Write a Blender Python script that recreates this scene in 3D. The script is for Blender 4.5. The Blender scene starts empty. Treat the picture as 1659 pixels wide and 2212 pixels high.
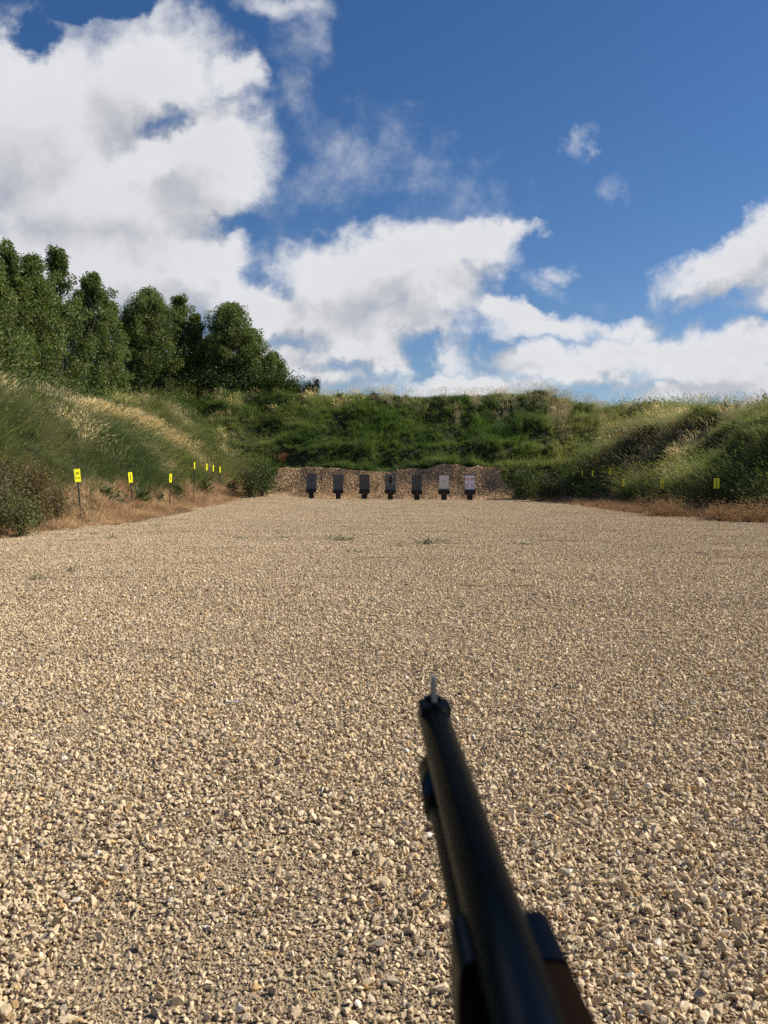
import bpy, bmesh, math, random
import numpy as np
from mathutils import Vector, Matrix, Euler

random.seed(7); RNG = np.random.default_rng(11)
R = math.radians
scene = bpy.context.scene
COL = scene.collection

# ------------------------------------------------------------------ camera
CAM_H = 1.62
PITCH = math.atan(139 / 3261)
cam_data = bpy.data.cameras.new("camera")
cam = bpy.data.objects.new("camera", cam_data); COL.objects.link(cam)
cam.location = (0, 0, CAM_H)
cam.rotation_euler = (math.pi / 2 - PITCH, 0, 0)
cam_data.sensor_fit = 'VERTICAL'; cam_data.sensor_height = 4.8; cam_data.sensor_width = 3.6
cam_data.lens = 4.8 * 3261 / 4032
cam_data.clip_start = 0.01; cam_data.clip_end = 8000
cam_data.dof.use_dof = True; cam_data.dof.focus_distance = 14; cam_data.dof.aperture_fstop = 1.9
scene.camera = cam

# ------------------------------------------------------------------ colour management
scene.view_settings.view_transform = 'Standard'; scene.view_settings.look = 'None'
scene.cycles.use_denoising = False; scene.cycles.max_bounces = 5; scene.cycles.diffuse_bounces = 3; scene.cycles.glossy_bounces = 2; scene.cycles.transmission_bounces = 4
scene.view_settings.exposure = 0.28; scene.view_settings.gamma = 1.0

# ------------------------------------------------------------------ sun
SUN_EL, SUN_AZ = R(42), R(13)            # azimuth measured from +X towards +Y
SUN = Vector((math.cos(SUN_EL) * math.cos(SUN_AZ), math.cos(SUN_EL) * math.sin(SUN_AZ), math.sin(SUN_EL)))
sd = bpy.data.lights.new("sun", 'SUN'); sd.energy = 5.0; sd.angle = R(0.53); sd.color = (1.0, 0.91, 0.77)
so = bpy.data.objects.new("sun", sd); COL.objects.link(so)
so.rotation_euler = SUN.to_track_quat('Z', 'Y').to_euler(); so.location = (20, 10, 40)

# ------------------------------------------------------------------ pixel helpers (1659 x 2212 reading of the photograph)
CF = Vector((0, math.cos(PITCH), -math.sin(PITCH))); CU = Vector((0, math.sin(PITCH), math.cos(PITCH)))
def ray(x, y):
    u = (x - 829.5) / 1789.0; v = (1106 - y) / 1789.0
    return Vector((1, 0, 0)) * u + CU * v + CF

# ------------------------------------------------------------------ world: sky with procedural clouds
world = bpy.data.worlds.new("World"); scene.world = world; world.use_nodes = True
def build_world():
    nt = world.node_tree; nt.nodes.clear()
    N = nt.nodes.new; L = nt.links.new
    # cloud density group: input vector (X/Y, Z/Y) -> density
    g = bpy.data.node_groups.new("cloud_density", 'ShaderNodeTree')
    g.interface.new_socket("P", in_out='INPUT', socket_type='NodeSocketVector')
    g.interface.new_socket("D", in_out='OUTPUT', socket_type='NodeSocketFloat')
    g.interface.new_socket("W", in_out='OUTPUT', socket_type='NodeSocketFloat')
    gi = g.nodes.new('NodeGroupInput'); go = g.nodes.new('NodeGroupOutput')
    def noise(vec, scale, detail, rough=0.55, color=False):
        n = g.nodes.new('ShaderNodeTexNoise'); n.noise_dimensions = '3D'
        n.inputs['Scale'].default_value = scale; n.inputs['Detail'].default_value = detail
        n.inputs['Roughness'].default_value = rough
        g.links.new(vec, n.inputs['Vector'])
        return n.outputs['Color' if color else 'Fac']
    def vm(op, a, b=None):
        n = g.nodes.new('ShaderNodeVectorMath'); n.operation = op
        for i, q in enumerate((a, b)):
            if q is None: continue
            if isinstance(q, tuple): n.inputs[i].default_value = q
            else: g.links.new(q, n.inputs[i])
        return n.outputs['Value' if op in ('LENGTH', 'DOT_PRODUCT') else 'Vector']
    def mt(op, a, b=None, c=None, clamp=False):
        n = g.nodes.new('ShaderNodeMath'); n.operation = op; n.use_clamp = clamp
        for i, q in enumerate((a, b, c)):
            if q is None: continue
            if isinstance(q, (int, float)): n.inputs[i].default_value = q
            else: g.links.new(q, n.inputs[i])
        return n.outputs[0]
    P = gi.outputs[0]
    w1 = vm('MULTIPLY', vm('SUBTRACT', noise(P, 5.0, 4, 0.6, True), (0.5, 0.5, 0.5)), (0.15, 0.12, 0))
    w2 = vm('MULTIPLY', vm('SUBTRACT', noise(P, 19.0, 5, 0.68, True), (0.5, 0.5, 0.5)), (0.075, 0.065, 0))
    Q = vm('ADD', vm('ADD', P, w1), w2)
    blobs = [  # x, y, rx, ry, rotation, weight
        (60, 270, 300, 225, 0, 1), (330, 190, 190, 150, 0, 1), (430, 320, 160, 150, 0, 1), (500, 170, 75, 60, 0, .8),
        (210, 430, 330, 150, 0, 1), (-40, 120, 110, 110, 0, .9), (330, 60, 90, 60, 0, .45),
        (120, 590, 420, 150, 0, 1.2), (420, 560, 170, 110, 0, 1), (560, 640, 170, 110, 0, 1), (640, 585, 110, 70, 0, .7),
        (520, 500, 60, 60, 0, .7),
        (790, 590, 160, 95, 0, 1.1), (880, 560, 150, 85, 0, 1.1), (930, 620, 150, 100, 0, 1.1), (1030, 545, 120, 62, .2, 1),
        (1090, 520, 70, 32, .25, .9), (680, 700, 150, 80, 0, .9), (800, 750, 130, 60, 0, 1), (590, 790, 180, 90, 0, .9),
        (880, 690, 160, 55, 0, .9), (1120, 672, 90, 36, 0, .9), (960, 770, 70, 55, 0, .6), (960, 840, 150, 40, 0, .8),
        (1060, 815, 110, 32, 0, .5), (860, 825, 80, 40, 0, .35), (1170, 770, 130, 42, 0, .95), (1330, 752, 170, 50, .1, 1), (1330, 695, 110, 30, .1, .75),
        (1480, 770, 160, 55, 0, 1), (1600, 750, 170, 62, .15, 1.1), (1590, 800, 200, 40, 0, .9), (1440, 866, 190, 24, .05, .9), (1250, 785, 200, 46, 0, 1), (1560, 812, 210, 46, 0, 1.05), (1010, 835, 230, 40, 0, 1), (700, 820, 120, 30, 0, .7), (1180, 695, 120, 34, 0, .8), (760, 620, 160, 90, 0, 1),
        (1560, 560, 150, 62, .35, 1.1), (1650, 500, 120, 60, .4, 1.1), (1480, 610, 80, 40, .2, .6), (1640, 600, 90, 50, .3, .6),
        (740, 370, 105, 60, .6, .10), (650, 130, 30, 110, 0, .10), (600, 10, 90, 30, 0, .32),
        (1236, 325, 26, 26, .3, .24), (1240, 568, 34, 22, 0, .36), (1295, 420, 24, 20, -.5, .10), (1215, 600, 50, 22, -.4, .16),
        (1000, 450, 50, 30, 0, .07), (900, 340, 40, 30, 0, .05),
    ]
    holes = [(370, 262, 70, 52, .75), (575, 585, 90, 45, .62), (500, 440, 70, 26, .35), (650, 727, 80, 36, .7), (885, 762, 60, 50, .6), (75, 66, 60, 50, .65), (215, 0, 130, 50, .9), (755, 785, 80, 26, .4)]
    def pt(x, y):
        d = ray(x, y); return d.x / d.y, d.z / d.y
    acc = None
    def chain(vec, dep):      # evaluate the cloud masses one after another
        if dep is None: return vec
        n = g.nodes.new('ShaderNodeVectorMath'); n.operation = 'MULTIPLY_ADD'
        g.links.new(dep, n.inputs[0]); n.inputs[1].default_value = (1e-9, 1e-9, 1e-9); g.links.new(vec, n.inputs[2]); return n.outputs[0]
    for (x, y, rx, ry, rot, wt) in blobs:
        cx, cy = pt(x, y)
        m = g.nodes.new('ShaderNodeMapping'); m.vector_type = 'TEXTURE'
        m.inputs['Location'].default_value = (cx, cy, 0); m.inputs['Rotation'].default_value = (0, 0, rot)
        m.inputs['Scale'].default_value = (rx / 1789 * 1.18, ry / 1789 * 1.18, 1)
        g.links.new(chain(Q, acc), m.inputs['Vector'])
        ln = vm('LENGTH', m.outputs[0])
        val = mt('MULTIPLY_ADD', ln, -wt, wt)
        if acc is None: acc = val
        else:
            n = g.nodes.new('ShaderNodeMath'); n.operation = 'SMOOTH_MAX'
            g.links.new(acc, n.inputs[0]); g.links.new(val, n.inputs[1]); n.inputs[2].default_value = 0.12
            acc = n.outputs[0]
    for (x, y, rx, ry, wt) in holes:
        cx, cy = pt(x, y)
        m = g.nodes.new('ShaderNodeMapping'); m.vector_type = 'TEXTURE'
        m.inputs['Location'].default_value = (cx, cy, 0)
        m.inputs['Scale'].default_value = (rx * 1.15 / 1789, ry * 1.15 / 1789, 1)
        g.links.new(chain(Q, acc), m.inputs['Vector'])
        ln = vm('LENGTH', m.outputs[0])
        val = mt('MAXIMUM', mt('MULTIPLY_ADD', ln, -wt, wt), 0)
        acc = mt('SUBTRACT', acc, val)
    fine = noise(P, 22.0, 6, 0.62)
    big = noise(P, 6.0, 3, 0.5)
    D = mt('ADD', mt('MULTIPLY_ADD', fine, 0.52, -0.26), acc)
    D = mt('ADD', mt('MULTIPLY_ADD', big, 0.3, -0.15), D)
    S = mt('ADD', mt('MULTIPLY_ADD', big, 0.5, -0.25), acc)
    S = mt('ADD', mt('MULTIPLY_ADD', fine, 0.16, -0.08), S)
    g.links.new(D, go.inputs[0]); g.links.new(S, go.inputs[1])
    # main tree
    def vmw(op, a, b=None, out='Vector'):
        n = N('ShaderNodeVectorMath'); n.operation = op
        for i, q in enumerate((a, b)):
            if q is None: continue
            if isinstance(q, tuple): n.inputs[i].default_value = q
            else: L(q, n.inputs[i])
        return n.outputs[out]
    def mw(op, a, b=None, c=None, clamp=False):
        n = N('ShaderNodeMath'); n.operation = op; n.use_clamp = clamp
        for i, q in enumerate((a, b, c)):
            if q is None: continue
            if isinstance(q, (int, float)): n.inputs[i].default_value = q
            else: L(q, n.inputs[i])
        return n.outputs[0]
    def smooth(v, a, b):
        n = N('ShaderNodeMapRange'); n.interpolation_type = 'SMOOTHSTEP'
        L(v, n.inputs[0]); n.inputs[1].default_value = a; n.inputs[2].default_value = b
        return n.outputs[0]
    tc = N('ShaderNodeTexCoord'); dirv = tc.outputs['Generated']
    sep = N('ShaderNodeSeparateXYZ'); L(dirv, sep.inputs[0])
    ysafe = mw('MAXIMUM', mw('ABSOLUTE', sep.outputs[1]), 0.02)
    cmb = N('ShaderNodeCombineXYZ'); L(mw('DIVIDE', sep.outputs[0], ysafe), cmb.inputs[0]); L(mw('DIVIDE', sep.outputs[2], ysafe), cmb.inputs[1])
    L(mw('MULTIPLY', mw('SIGN', sep.outputs[1]), 0.37), cmb.inputs[2])
    P0 = cmb.outputs[0]
    def grp(vec):
        n = N('ShaderNodeGroup'); n.node_tree = g; L(vec, n.inputs[0]); return n.outputs[0], n.outputs[1]
    D0, A0 = grp(P0)
    dep = N('ShaderNodeVectorMath'); dep.operation = 'MULTIPLY_ADD'
    L(D0, dep.inputs[0]); dep.inputs[1].default_value = (1e-9, 1e-9, 1e-9); L(P0, dep.inputs[2])
    D1, A1 = grp(vmw('ADD', dep.outputs[0], (0.026, 0.045, 0)))
    alpha = smooth(D0, -0.10, 0.44)
    # lit side: density falls towards the sun
    lit = mw('SUBTRACT', A0, A1)
    lit = mw('ADD', lit, mw('MULTIPLY', mw('SUBTRACT', D0, A0), 0.55))
    lit = smooth(lit, -0.33, 0.19)
    thick = smooth(A0, 0.15, 1.0)
    br = N('ShaderNodeMix'); br.data_type = 'RGBA'
    L(lit, br.inputs['Factor']); br.inputs['A'].default_value = (4.3, 4.42, 4.72, 1); br.inputs['B'].default_value = (6.6, 6.65, 6.8, 1)
    br2 = N('ShaderNodeMix'); br2.data_type = 'RGBA'; br2.blend_type = 'MULTIPLY'
    L(mw('MULTIPLY', thick, 1.0), br2.inputs['Factor']); L(br.outputs['Result'], br2.inputs['A']); br2.inputs['B'].default_value = (0.90, 0.90, 0.92, 1)
    sky = N('ShaderNodeTexSky'); sky.sky_type = 'NISHITA'; sky.sun_disc = False
    sky.sun_elevation = SUN_EL; sky.sun_rotation = math.pi / 2 - SUN_AZ
    sky.air_density = 1.0; sky.dust_density = 0.3; sky.ozone_density = 2.0; sky.altitude = 300
    hs = N('ShaderNodeHueSaturation'); L(sky.outputs[0], hs.inputs['Color']); hs.inputs['Saturation'].default_value = 1.28; hs.inputs['Value'].default_value = 0.68
    mix = N('ShaderNodeMix'); mix.data_type = 'RGBA'
    # clouds fade sideways for sane mapping; unseen ones behind thinned to cut fill light
    zen = smooth(sep.outputs[1], 0.02, 0.25)
    behind = smooth(mw('MULTIPLY', sep.outputs[1], -1), 0.02, 0.25)
    zmask = mw('MAXIMUM', zen, mw('MULTIPLY', behind, 0.2))
    L(mw('MULTIPLY', mw('MULTIPLY', alpha, zmask), 0.97), mix.inputs['Factor'])
    tintn = N('ShaderNodeVectorMath'); tintn.operation = 'MULTIPLY'; L(hs.outputs[0], tintn.inputs[0]); tintn.inputs[1].default_value = (1.0, .97, 1.08)
    L(tintn.outputs[0], mix.inputs['A']); L(br2.outputs['Result'], mix.inputs['B'])
    bg = N('ShaderNodeBackground'); bg.inputs['Strength'].default_value = 0.1
    L(mix.outputs['Result'], bg.inputs['Color'])
    out = N('ShaderNodeOutputWorld'); L(bg.outputs[0], out.inputs['Surface'])
    world.cycles.sampling_method = 'MANUAL'; world.cycles.sample_map_resolution = 512
build_world()

# ------------------------------------------------------------------ object helpers
def tag(o, label=None, cat=None, group=None, kind=None):
    if label: o['label'] = label
    if cat: o['category'] = cat
    if group: o['group'] = group
    if kind: o['kind'] = kind
    return o
def empty(name, loc, rot=(0, 0, 0)):
    o = bpy.data.objects.new(name, None); COL.objects.link(o); o.empty_display_size = 0.2
    o.location = loc; o.rotation_euler = rot; return o
def np_mesh(name, V, F, mat=None, smooth=False, attrs=None):
    """V (n,3); F list of arrays of equal arity (m,k)."""
    me = bpy.data.meshes.new(name)
    V = np.asarray(V, dtype=np.float32)
    if not isinstance(F, list): F = [F]
    F = [np.asarray(f, dtype=np.int32) for f in F if len(f)]
    me.vertices.add(len(V)); me.vertices.foreach_set('co', V.ravel())
    if F:
        loops = np.concatenate([f.ravel() for f in F]); tot = np.concatenate([np.full(len(f), f.shape[1], dtype=np.int32) for f in F])
        me.loops.add(len(loops)); me.loops.foreach_set('vertex_index', loops)
        me.polygons.add(len(tot)); st = np.concatenate([[0], np.cumsum(tot)[:-1]]).astype(np.int32)
        me.polygons.foreach_set('loop_start', st); me.polygons.foreach_set('loop_total', tot)
        me.polygons.foreach_set('use_smooth', np.full(len(tot), smooth))
    for k, (ty, arr) in (attrs or {}).items():
        a = me.attributes.new(k, ty, 'POINT')
        arr = np.asarray(arr)
        if ty == 'FLOAT_COLOR':
            if arr.shape[1] == 3: arr = np.hstack([arr, np.ones((len(arr), 1))])
            a.data.foreach_set('color', arr.astype(np.float32).ravel())
        elif ty == 'FLOAT_VECTOR': a.data.foreach_set('vector', arr.astype(np.float32).ravel())
        elif ty == 'INT': a.data.foreach_set('value', arr.astype(np.int32))
        else: a.data.foreach_set('value', arr.astype(np.float32))
    me.update(calc_edges=True); me.validate()
    if mat: me.materials.append(mat)
    return me
def link(name, me, parent=None, loc=None, rot=None):
    o = bpy.data.objects.new(name, me); COL.objects.link(o)
    if parent: o.parent = parent
    if loc is not None: o.location = loc
    if rot is not None: o.rotation_euler = rot
    return o
def bm_obj(name, bm, mat, parent=None, loc=None, rot=None, smooth=False, bevel=0):
    if bevel: bmesh.ops.bevel(bm, geom=[e for e in bm.edges if e.calc_face_angle(0) > 0.6], offset=bevel, segments=2, affect='EDGES', clamp_overlap=True)
    me = bpy.data.meshes.new(name); bm.to_mesh(me); bm.free(); me.materials.append(mat)
    if smooth:
        for p in me.polygons: p.use_smooth = True
    return link(name, me, parent, loc, rot)
def add_box(bm, c, s, rot=None):
    r = bmesh.ops.create_cube(bm, size=1.0)
    M = Matrix.Translation(c) @ (rot.to_4x4() if rot else Matrix.Identity(4)) @ Matrix.Diagonal((*s, 1))
    bmesh.ops.transform(bm, matrix=M, verts=r['verts']); return r['verts']
def add_cyl(bm, p0, p1, r0, r1=None, n=24, caps=True):
    r1 = r0 if r1 is None else r1
    p0 = Vector(p0); p1 = Vector(p1); d = p1 - p0
    q = d.to_track_quat('Z', 'Y'); vs = []
    r = bmesh.ops.create_cone(bm, cap_ends=caps, cap_tris=False, segments=n, radius1=r0, radius2=r1, depth=d.length)
    bmesh.ops.transform(bm, matrix=Matrix.Translation((p0 + p1) / 2) @ q.to_matrix().to_4x4(), verts=r['verts'])
    return r['verts']

# ------------------------------------------------------------------ materials
def new_mat(name):
    m = bpy.data.materials.new(name); m.use_nodes = True; nt = m.node_tree; nt.nodes.clear()
    return m, nt, nt.nodes.new, nt.links.new
def simple(name, col, rough=0.6, metal=0.0, var=0.12, scale=40, bump=0.0, coat=0.0, spec=0.5):
    m, nt, N, L = new_mat(name)
    p = N('ShaderNodeBsdfPrincipled'); o = N('ShaderNodeOutputMaterial'); L(p.outputs[0], o.inputs[0])
    tc = N('ShaderNodeTexCoord'); n = N('ShaderNodeTexNoise'); n.inputs['Scale'].default_value = scale; n.inputs['Detail'].default_value = 6
    L(tc.outputs['Object'], n.inputs['Vector'])
    mx = N('ShaderNodeMix'); mx.data_type = 'RGBA'; L(n.outputs['Fac'], mx.inputs['Factor'])
    mx.inputs['A'].default_value = (*[c * (1 - var) for c in col], 1); mx.inputs['B'].default_value = (*[min(1, c * (1 + var)) for c in col], 1)
    L(mx.outputs['Result'], p.inputs['Base Color'])
    p.inputs['Roughness'].default_value = rough; p.inputs['Metallic'].default_value = metal
    p.inputs['Specular IOR Level'].default_value = spec; p.inputs['Coat Weight'].default_value = coat
    if bump:
        b = N('ShaderNodeBump'); b.inputs['Strength'].default_value = bump; b.inputs['Distance'].default_value = 0.003
        L(n.outputs['Fac'], b.inputs['Height']); L(b.outputs[0], p.inputs['Normal'])
    return m
def leafy(name, instancer=True, transl=0.45, geo='bv', rough=0.55, spec=0.25, tcol=(1.2, 1.25, 0.75, 1)):
    """thin plant matter: colour = tint (per plant) x bv (per blade)"""
    m, nt, N, L = new_mat(name)
    a = N('ShaderNodeAttribute'); a.attribute_type = 'INSTANCER' if instancer else 'GEOMETRY'; a.attribute_name = 'tint'
    b = N('ShaderNodeAttribute'); b.attribute_type = 'GEOMETRY'; b.attribute_name = geo
    mx = N('ShaderNodeMix'); mx.data_type = 'RGBA'; mx.blend_type = 'MULTIPLY'; mx.inputs['Factor'].default_value = 1
    L(a.outputs['Color'], mx.inputs['A']); L(b.outputs['Color'], mx.inputs['B'])
    p = N('ShaderNodeBsdfPrincipled'); p.inputs['Roughness'].default_value = rough; p.inputs['Specular IOR Level'].default_value = spec
    L(mx.outputs['Result'], p.inputs['Base Color'])
    t = N('ShaderNodeBsdfTranslucent')
    m2 = N('ShaderNodeMix'); m2.data_type = 'RGBA'; m2.blend_type = 'MULTIPLY'; m2.inputs['Factor'].default_value = 1
    L(mx.outputs['Result'], m2.inputs['A']); m2.inputs['B'].default_value = tcol; L(m2.outputs['Result'], t.inputs['Color'])
    ms = N('ShaderNodeMixShader'); ms.inputs[0].default_value = transl; L(p.outputs[0], ms.inputs[1]); L(t.outputs[0], ms.inputs[2])
    o = N('ShaderNodeOutputMaterial'); L(ms.outputs[0], o.inputs[0])
    return m
M_grass = leafy('grass_blades'); M_straw = leafy('straw_blades', transl=0.3, tcol=(1.1, 1.1, 1.0, 1))
M_leaf = leafy('shrub_leaves', instancer=False, transl=0.32, rough=0.5, spec=0.3)
M_weed = leafy('weed_leaves', instancer=True, transl=0.35, rough=0.6, spec=0.2)

def stone_mat():
    m, nt, N, L = new_mat('limestone_gravel')
    a = N('ShaderNodeAttribute'); a.attribute_type = 'INSTANCER'; a.attribute_name = 'tint'
    b = N('ShaderNodeAttribute'); b.attribute_type = 'GEOMETRY'; b.attribute_name = 'bv'
    mx = N('ShaderNodeMix'); mx.data_type = 'RGBA'; mx.blend_type = 'MULTIPLY'; mx.inputs['Factor'].default_value = 1
    L(a.outputs['Color'], mx.inputs['A']); L(b.outputs['Color'], mx.inputs['B'])
    tc = N('ShaderNodeTexCoord'); n = N('ShaderNodeTexNoise'); n.inputs['Scale'].default_value = 90; n.inputs['Detail'].default_value = 5
    geo = N('ShaderNodeNewGeometry'); L(geo.outputs['Position'], n.inputs['Vector'])
    r = N('ShaderNodeMapRange'); L(n.outputs['Fac'], r.inputs[0]); r.inputs[1].default_value = 0.3; r.inputs[2].default_value = 0.7
    r.inputs[3].default_value = 0.78; r.inputs[4].default_value = 1.12
    sc = N('ShaderNodeVectorMath'); sc.operation = 'SCALE'; L(mx.outputs['Result'], sc.inputs[0]); L(r.outputs[0], sc.inputs['Scale'])
    p = N('ShaderNodeBsdfPrincipled'); p.inputs['Roughness'].default_value = 0.85; p.inputs['Specular IOR Level'].default_value = 0.25
    L(sc.outputs[0], p.inputs['Base Color'])
    bp = N('ShaderNodeBump'); bp.inputs['Strength'].default_value = 0.5; bp.inputs['Distance'].default_value = 0.002
    L(n.outputs['Fac'], bp.inputs['Height']); L(bp.outputs[0], p.inputs['Normal'])
    o = N('ShaderNodeOutputMaterial'); L(p.outputs[0], o.inputs[0]); return m
M_stone = stone_mat()
def ground_mat():
    m, nt, N, L = new_mat('soil_and_fines')
    a = N('ShaderNodeAttribute'); a.attribute_name = 'gcol'
    geo = N('ShaderNodeNewGeometry')
    n = N('ShaderNodeTexNoise'); n.inputs['Scale'].default_value = 60; n.inputs['Detail'].default_value = 8; n.inputs['Roughness'].default_value = 0.7
    L(geo.outputs['Position'], n.inputs['Vector'])
    v = N('ShaderNodeTexVoronoi'); v.inputs['Scale'].default_value = 95; L(geo.outputs['Position'], v.inputs['Vector'])
    r = N('ShaderNodeMapRange'); L(n.outputs['Fac'], r.inputs[0]); r.inputs[1].default_value = 0.3; r.inputs[2].default_value = 0.7; r.inputs[3].default_value = 0.65; r.inputs[4].default_value = 1.25
    sc = N('ShaderNodeVectorMath'); sc.operation = 'SCALE'; L(a.outputs['Color'], sc.inputs[0]); L(r.outputs[0], sc.inputs['Scale'])
    p = N('ShaderNodeBsdfPrincipled'); p.inputs['Roughness'].default_value = 0.95; p.inputs['Specular IOR Level'].default_value = 0.1
    L(sc.outputs[0], p.inputs['Base Color'])
    bp = N('ShaderNodeBump'); bp.inputs['Strength'].default_value = 0.9; bp.inputs['Distance'].default_value = 0.012
    L(v.outputs['Distance'], bp.inputs['Height']); L(bp.outputs[0], p.inputs['Normal'])
    o = N('ShaderNodeOutputMaterial'); L(p.outputs[0], o.inputs[0]); return m
M_ground = ground_mat()
M_bark = simple('bark', (0.16, 0.14, 0.11), 0.9, var=0.3, scale=12, bump=0.5)
M_twig = simple('dry_stem', (0.16, 0.10, 0.06), 0.9, var=0.3, scale=12)

# ------------------------------------------------------------------ noise + terrain
def hash2(ix, iy, seed):
    h = (ix.astype(np.int64) * 374761393 + iy.astype(np.int64) * 668265263 + seed * 144665) & 0x7fffffff
    h = ((h ^ (h >> 13)) * 1274126177) & 0x7fffffff
    return ((h ^ (h >> 16)) & 0xffff) / 65535.0
def vnoise(x, y, seed=0):
    x = np.asarray(x, float); y = np.asarray(y, float)
    ix = np.floor(x); iy = np.floor(y); fx = x - ix; fy = y - iy
    fx = fx * fx * (3 - 2 * fx); fy = fy * fy * (3 - 2 * fy)
    ix = ix.astype(int); iy = iy.astype(int)
    a = hash2(ix, iy, seed); b = hash2(ix + 1, iy, seed); c = hash2(ix, iy + 1, seed); d = hash2(ix + 1, iy + 1, seed)
    return (a * (1 - fx) + b * fx) * (1 - fy) + (c * (1 - fx) + d * fx) * fy
def fbm(x, y, seed=0, oct=4):
    s = 0; a = 1; t = 0
    for i in range(oct):
        s = s + a * vnoise(np.asarray(x) * 2 ** i, np.asarray(y) * 2 ** i, seed + i * 17); t += a; a *= 0.5
    return s / t
def sstep(x, a, b):
    t = np.clip((np.asarray(x, float) - a) / (b - a), 0, 1); return t * t * (3 - 2 * t)
def smax(a, b, k):
    h = np.clip(0.5 + 0.5 * (a - b) / k, 0, 1); return b * (1 - h) + a * h + k * h * (1 - h)
GLy = [-60, 15, 19.5, 21.8, 23.6, 27.7, 32.8, 44.8, 51.3, 56, 70]; GLx = [-9.6, -9.5, -9.1, -8.9, -8.4, -7.8, -8.1, -8.5, -8.4, -7.6, -7.6]
GRy = [-60, 15, 25, 28.3, 34, 44.4, 50, 54.5, 70]; GRx = [13, 12.6, 11.6, 11.0, 9.7, 9.6, 9.1, 8.7, 8.6]
def gl(y): return np.interp(y, GLy, GLx) + 0.35 * (fbm(np.asarray(y) * 0.5, np.asarray(y) * 0, 5, 3) - 0.5)
def gr(y): return np.interp(y, GRy, GRx) + 0.45 * (fbm(np.asarray(y) * 0.5, np.asarray(y) * 0, 6, 3) - 0.5)
def yb(x): return 54.6 - 0.23 * np.clip(x, -9, 10)
def ramp(t, slope, top, k=0.8):
    """smooth slope up to 'top' then flat"""
    z = np.maximum(t, 0) * slope * sstep(t, -0.2, 1.6)
    return -smax(-z, -np.ones_like(z) * top, k)
def terrain(x, y):
    x = np.asarray(x, float); y = np.asarray(y, float)
    tl = -x + gl(y) - 0.5; tr = x - gr(y) - 0.5; tb = y - yb(x)
    n1 = fbm(x * 0.16, y * 0.16, 31, 4) - 0.5; n2 = fbm(x * 0.5, y * 0.5, 41, 3) - 0.5
    topL = 4.95 + 1.7 * sstep(y, 50, 60)
    hl = ramp(tl, 0.80, topL) * (1 - 0.72 * sstep(tl, 10.2, 15))
    topR = 4.65 + 1.3 * sstep(y, 50, 62)
    hr = ramp(tr - 0.9, 0.64, topR)
    for (xc, yc, sl, a, t0, t1) in ((13.8, 33.6, -0.9, 1.25, 2.4, 4.9), (14.8, 38.8, -0.5, 1.0, 3.0, 6.5), (14.6, 46.5, -1.7, 1.2, 1.8, 6.5), (14.5, 55.0, -1.4, .8, 3.0, 6.5)):   # spurs running down the right bank
        dy = (y - yc - sl * (x - xc) + 1.0 * n1) / math.sqrt(1 + sl * sl)
        rd = sstep(dy, -1.0, 0.8) * (1 - sstep(dy, 0.8, 4.2))
        hr = hr + a * rd * sstep(tr, t0 + .6, t0 + 2.8) * (1 - 0.9 * sstep(tr, t1, t1 + 2.5))
    hr = hr * (1 - 0.6 * sstep(tr, 11.5, 17))
    # back bank: chips bank, bench, steep face, crest
    w = 0.35 * n1 * 2
    xs = [-5, 0, 0.6, 2.5, 3.9, 4.8, 6.0, 8.5, 11.2, 13.5, 30]
    zs = [0, 0, 0.45, 2.3, 2.45, 3.85, 4.1, 5.7, 7.8, 8.1, 7.7]
    w2 = (fbm(x * 0.33, y * 0.2, 37, 3) - 0.5) * 3.6
    hb = np.interp(tb + w2 * sstep(tb, 2.9, 4.6) * (1 - sstep(tb, 9, 11)), xs, zs)
    top = np.interp(x, [-60, -18, 12, 16.5, 20, 60], [8.1, 8.1, 8.1, 6.7, 6.3, 6.0])
    hb = -smax(-hb, -top, 0.6)
    hb = hb * (1 - 0.75 * sstep(tb, 18, 26))
    h = smax(smax(hl, hr, 1.0), hb, 0.9) - 0.225 * 0
    inside = (tl < 0) & (tr < 0) & (tb < 0)
    n3 = fbm(x * 1.1, y * 1.1, 43, 2) - 0.5
    bump = (n1 * 0.9 + n2 * 1.2 + n3 * 0.7) * sstep(h, 0.8, 3.0)
    flat = (fbm(x * 0.7, y * 0.7, 51, 3) - 0.5) * 0.07 + 0.30 * sstep(y, 44, 56) * sstep(-x, 3.5, 9)
    base = smax(h - 0.20, np.zeros_like(h), 0.12) - 0.03
    return np.where(h < 0.02, 0, base) + bump * 0.55 + flat
def T1(x, y): return float(terrain(np.array([x]), np.array([y]))[0])
def hit(px, py, dmax=110):
    """where the sight line through a reading (px, py) meets the land"""
    d = ray(px, py); s = np.linspace(3, dmax, 3000)
    X = d.x * s; Y = d.y * s; Z = CAM_H + d.z * s
    H = terrain(X, Y); k = np.argmax(Z < H)
    if k == 0 or Y[k] > 60: k = np.argmax((H - Z) / s * (Y < 60))          # passes just over a crest: take the crest
    return float(X[k]), float(Y[k]), float(H[k])

def zones(x, y):
    tl = -x + gl(y); tr = x - gr(y); tb = y - yb(x)
    return tl, tr, tb
def is_mulch(x, y):
    tl, tr, tb = zones(x, y)
    e = (fbm(x * 0.9, y * 0.9, 61, 3) - 0.5)
    return (tb > -0.15) & (tb < 2.9 + e * .5) & (x > -8.1 + e * 1.5 + 0.2 * np.maximum(tb, 0)) & (x < 8.9 + e * 1.5 - 0.45 * np.maximum(tb, 0))

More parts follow.
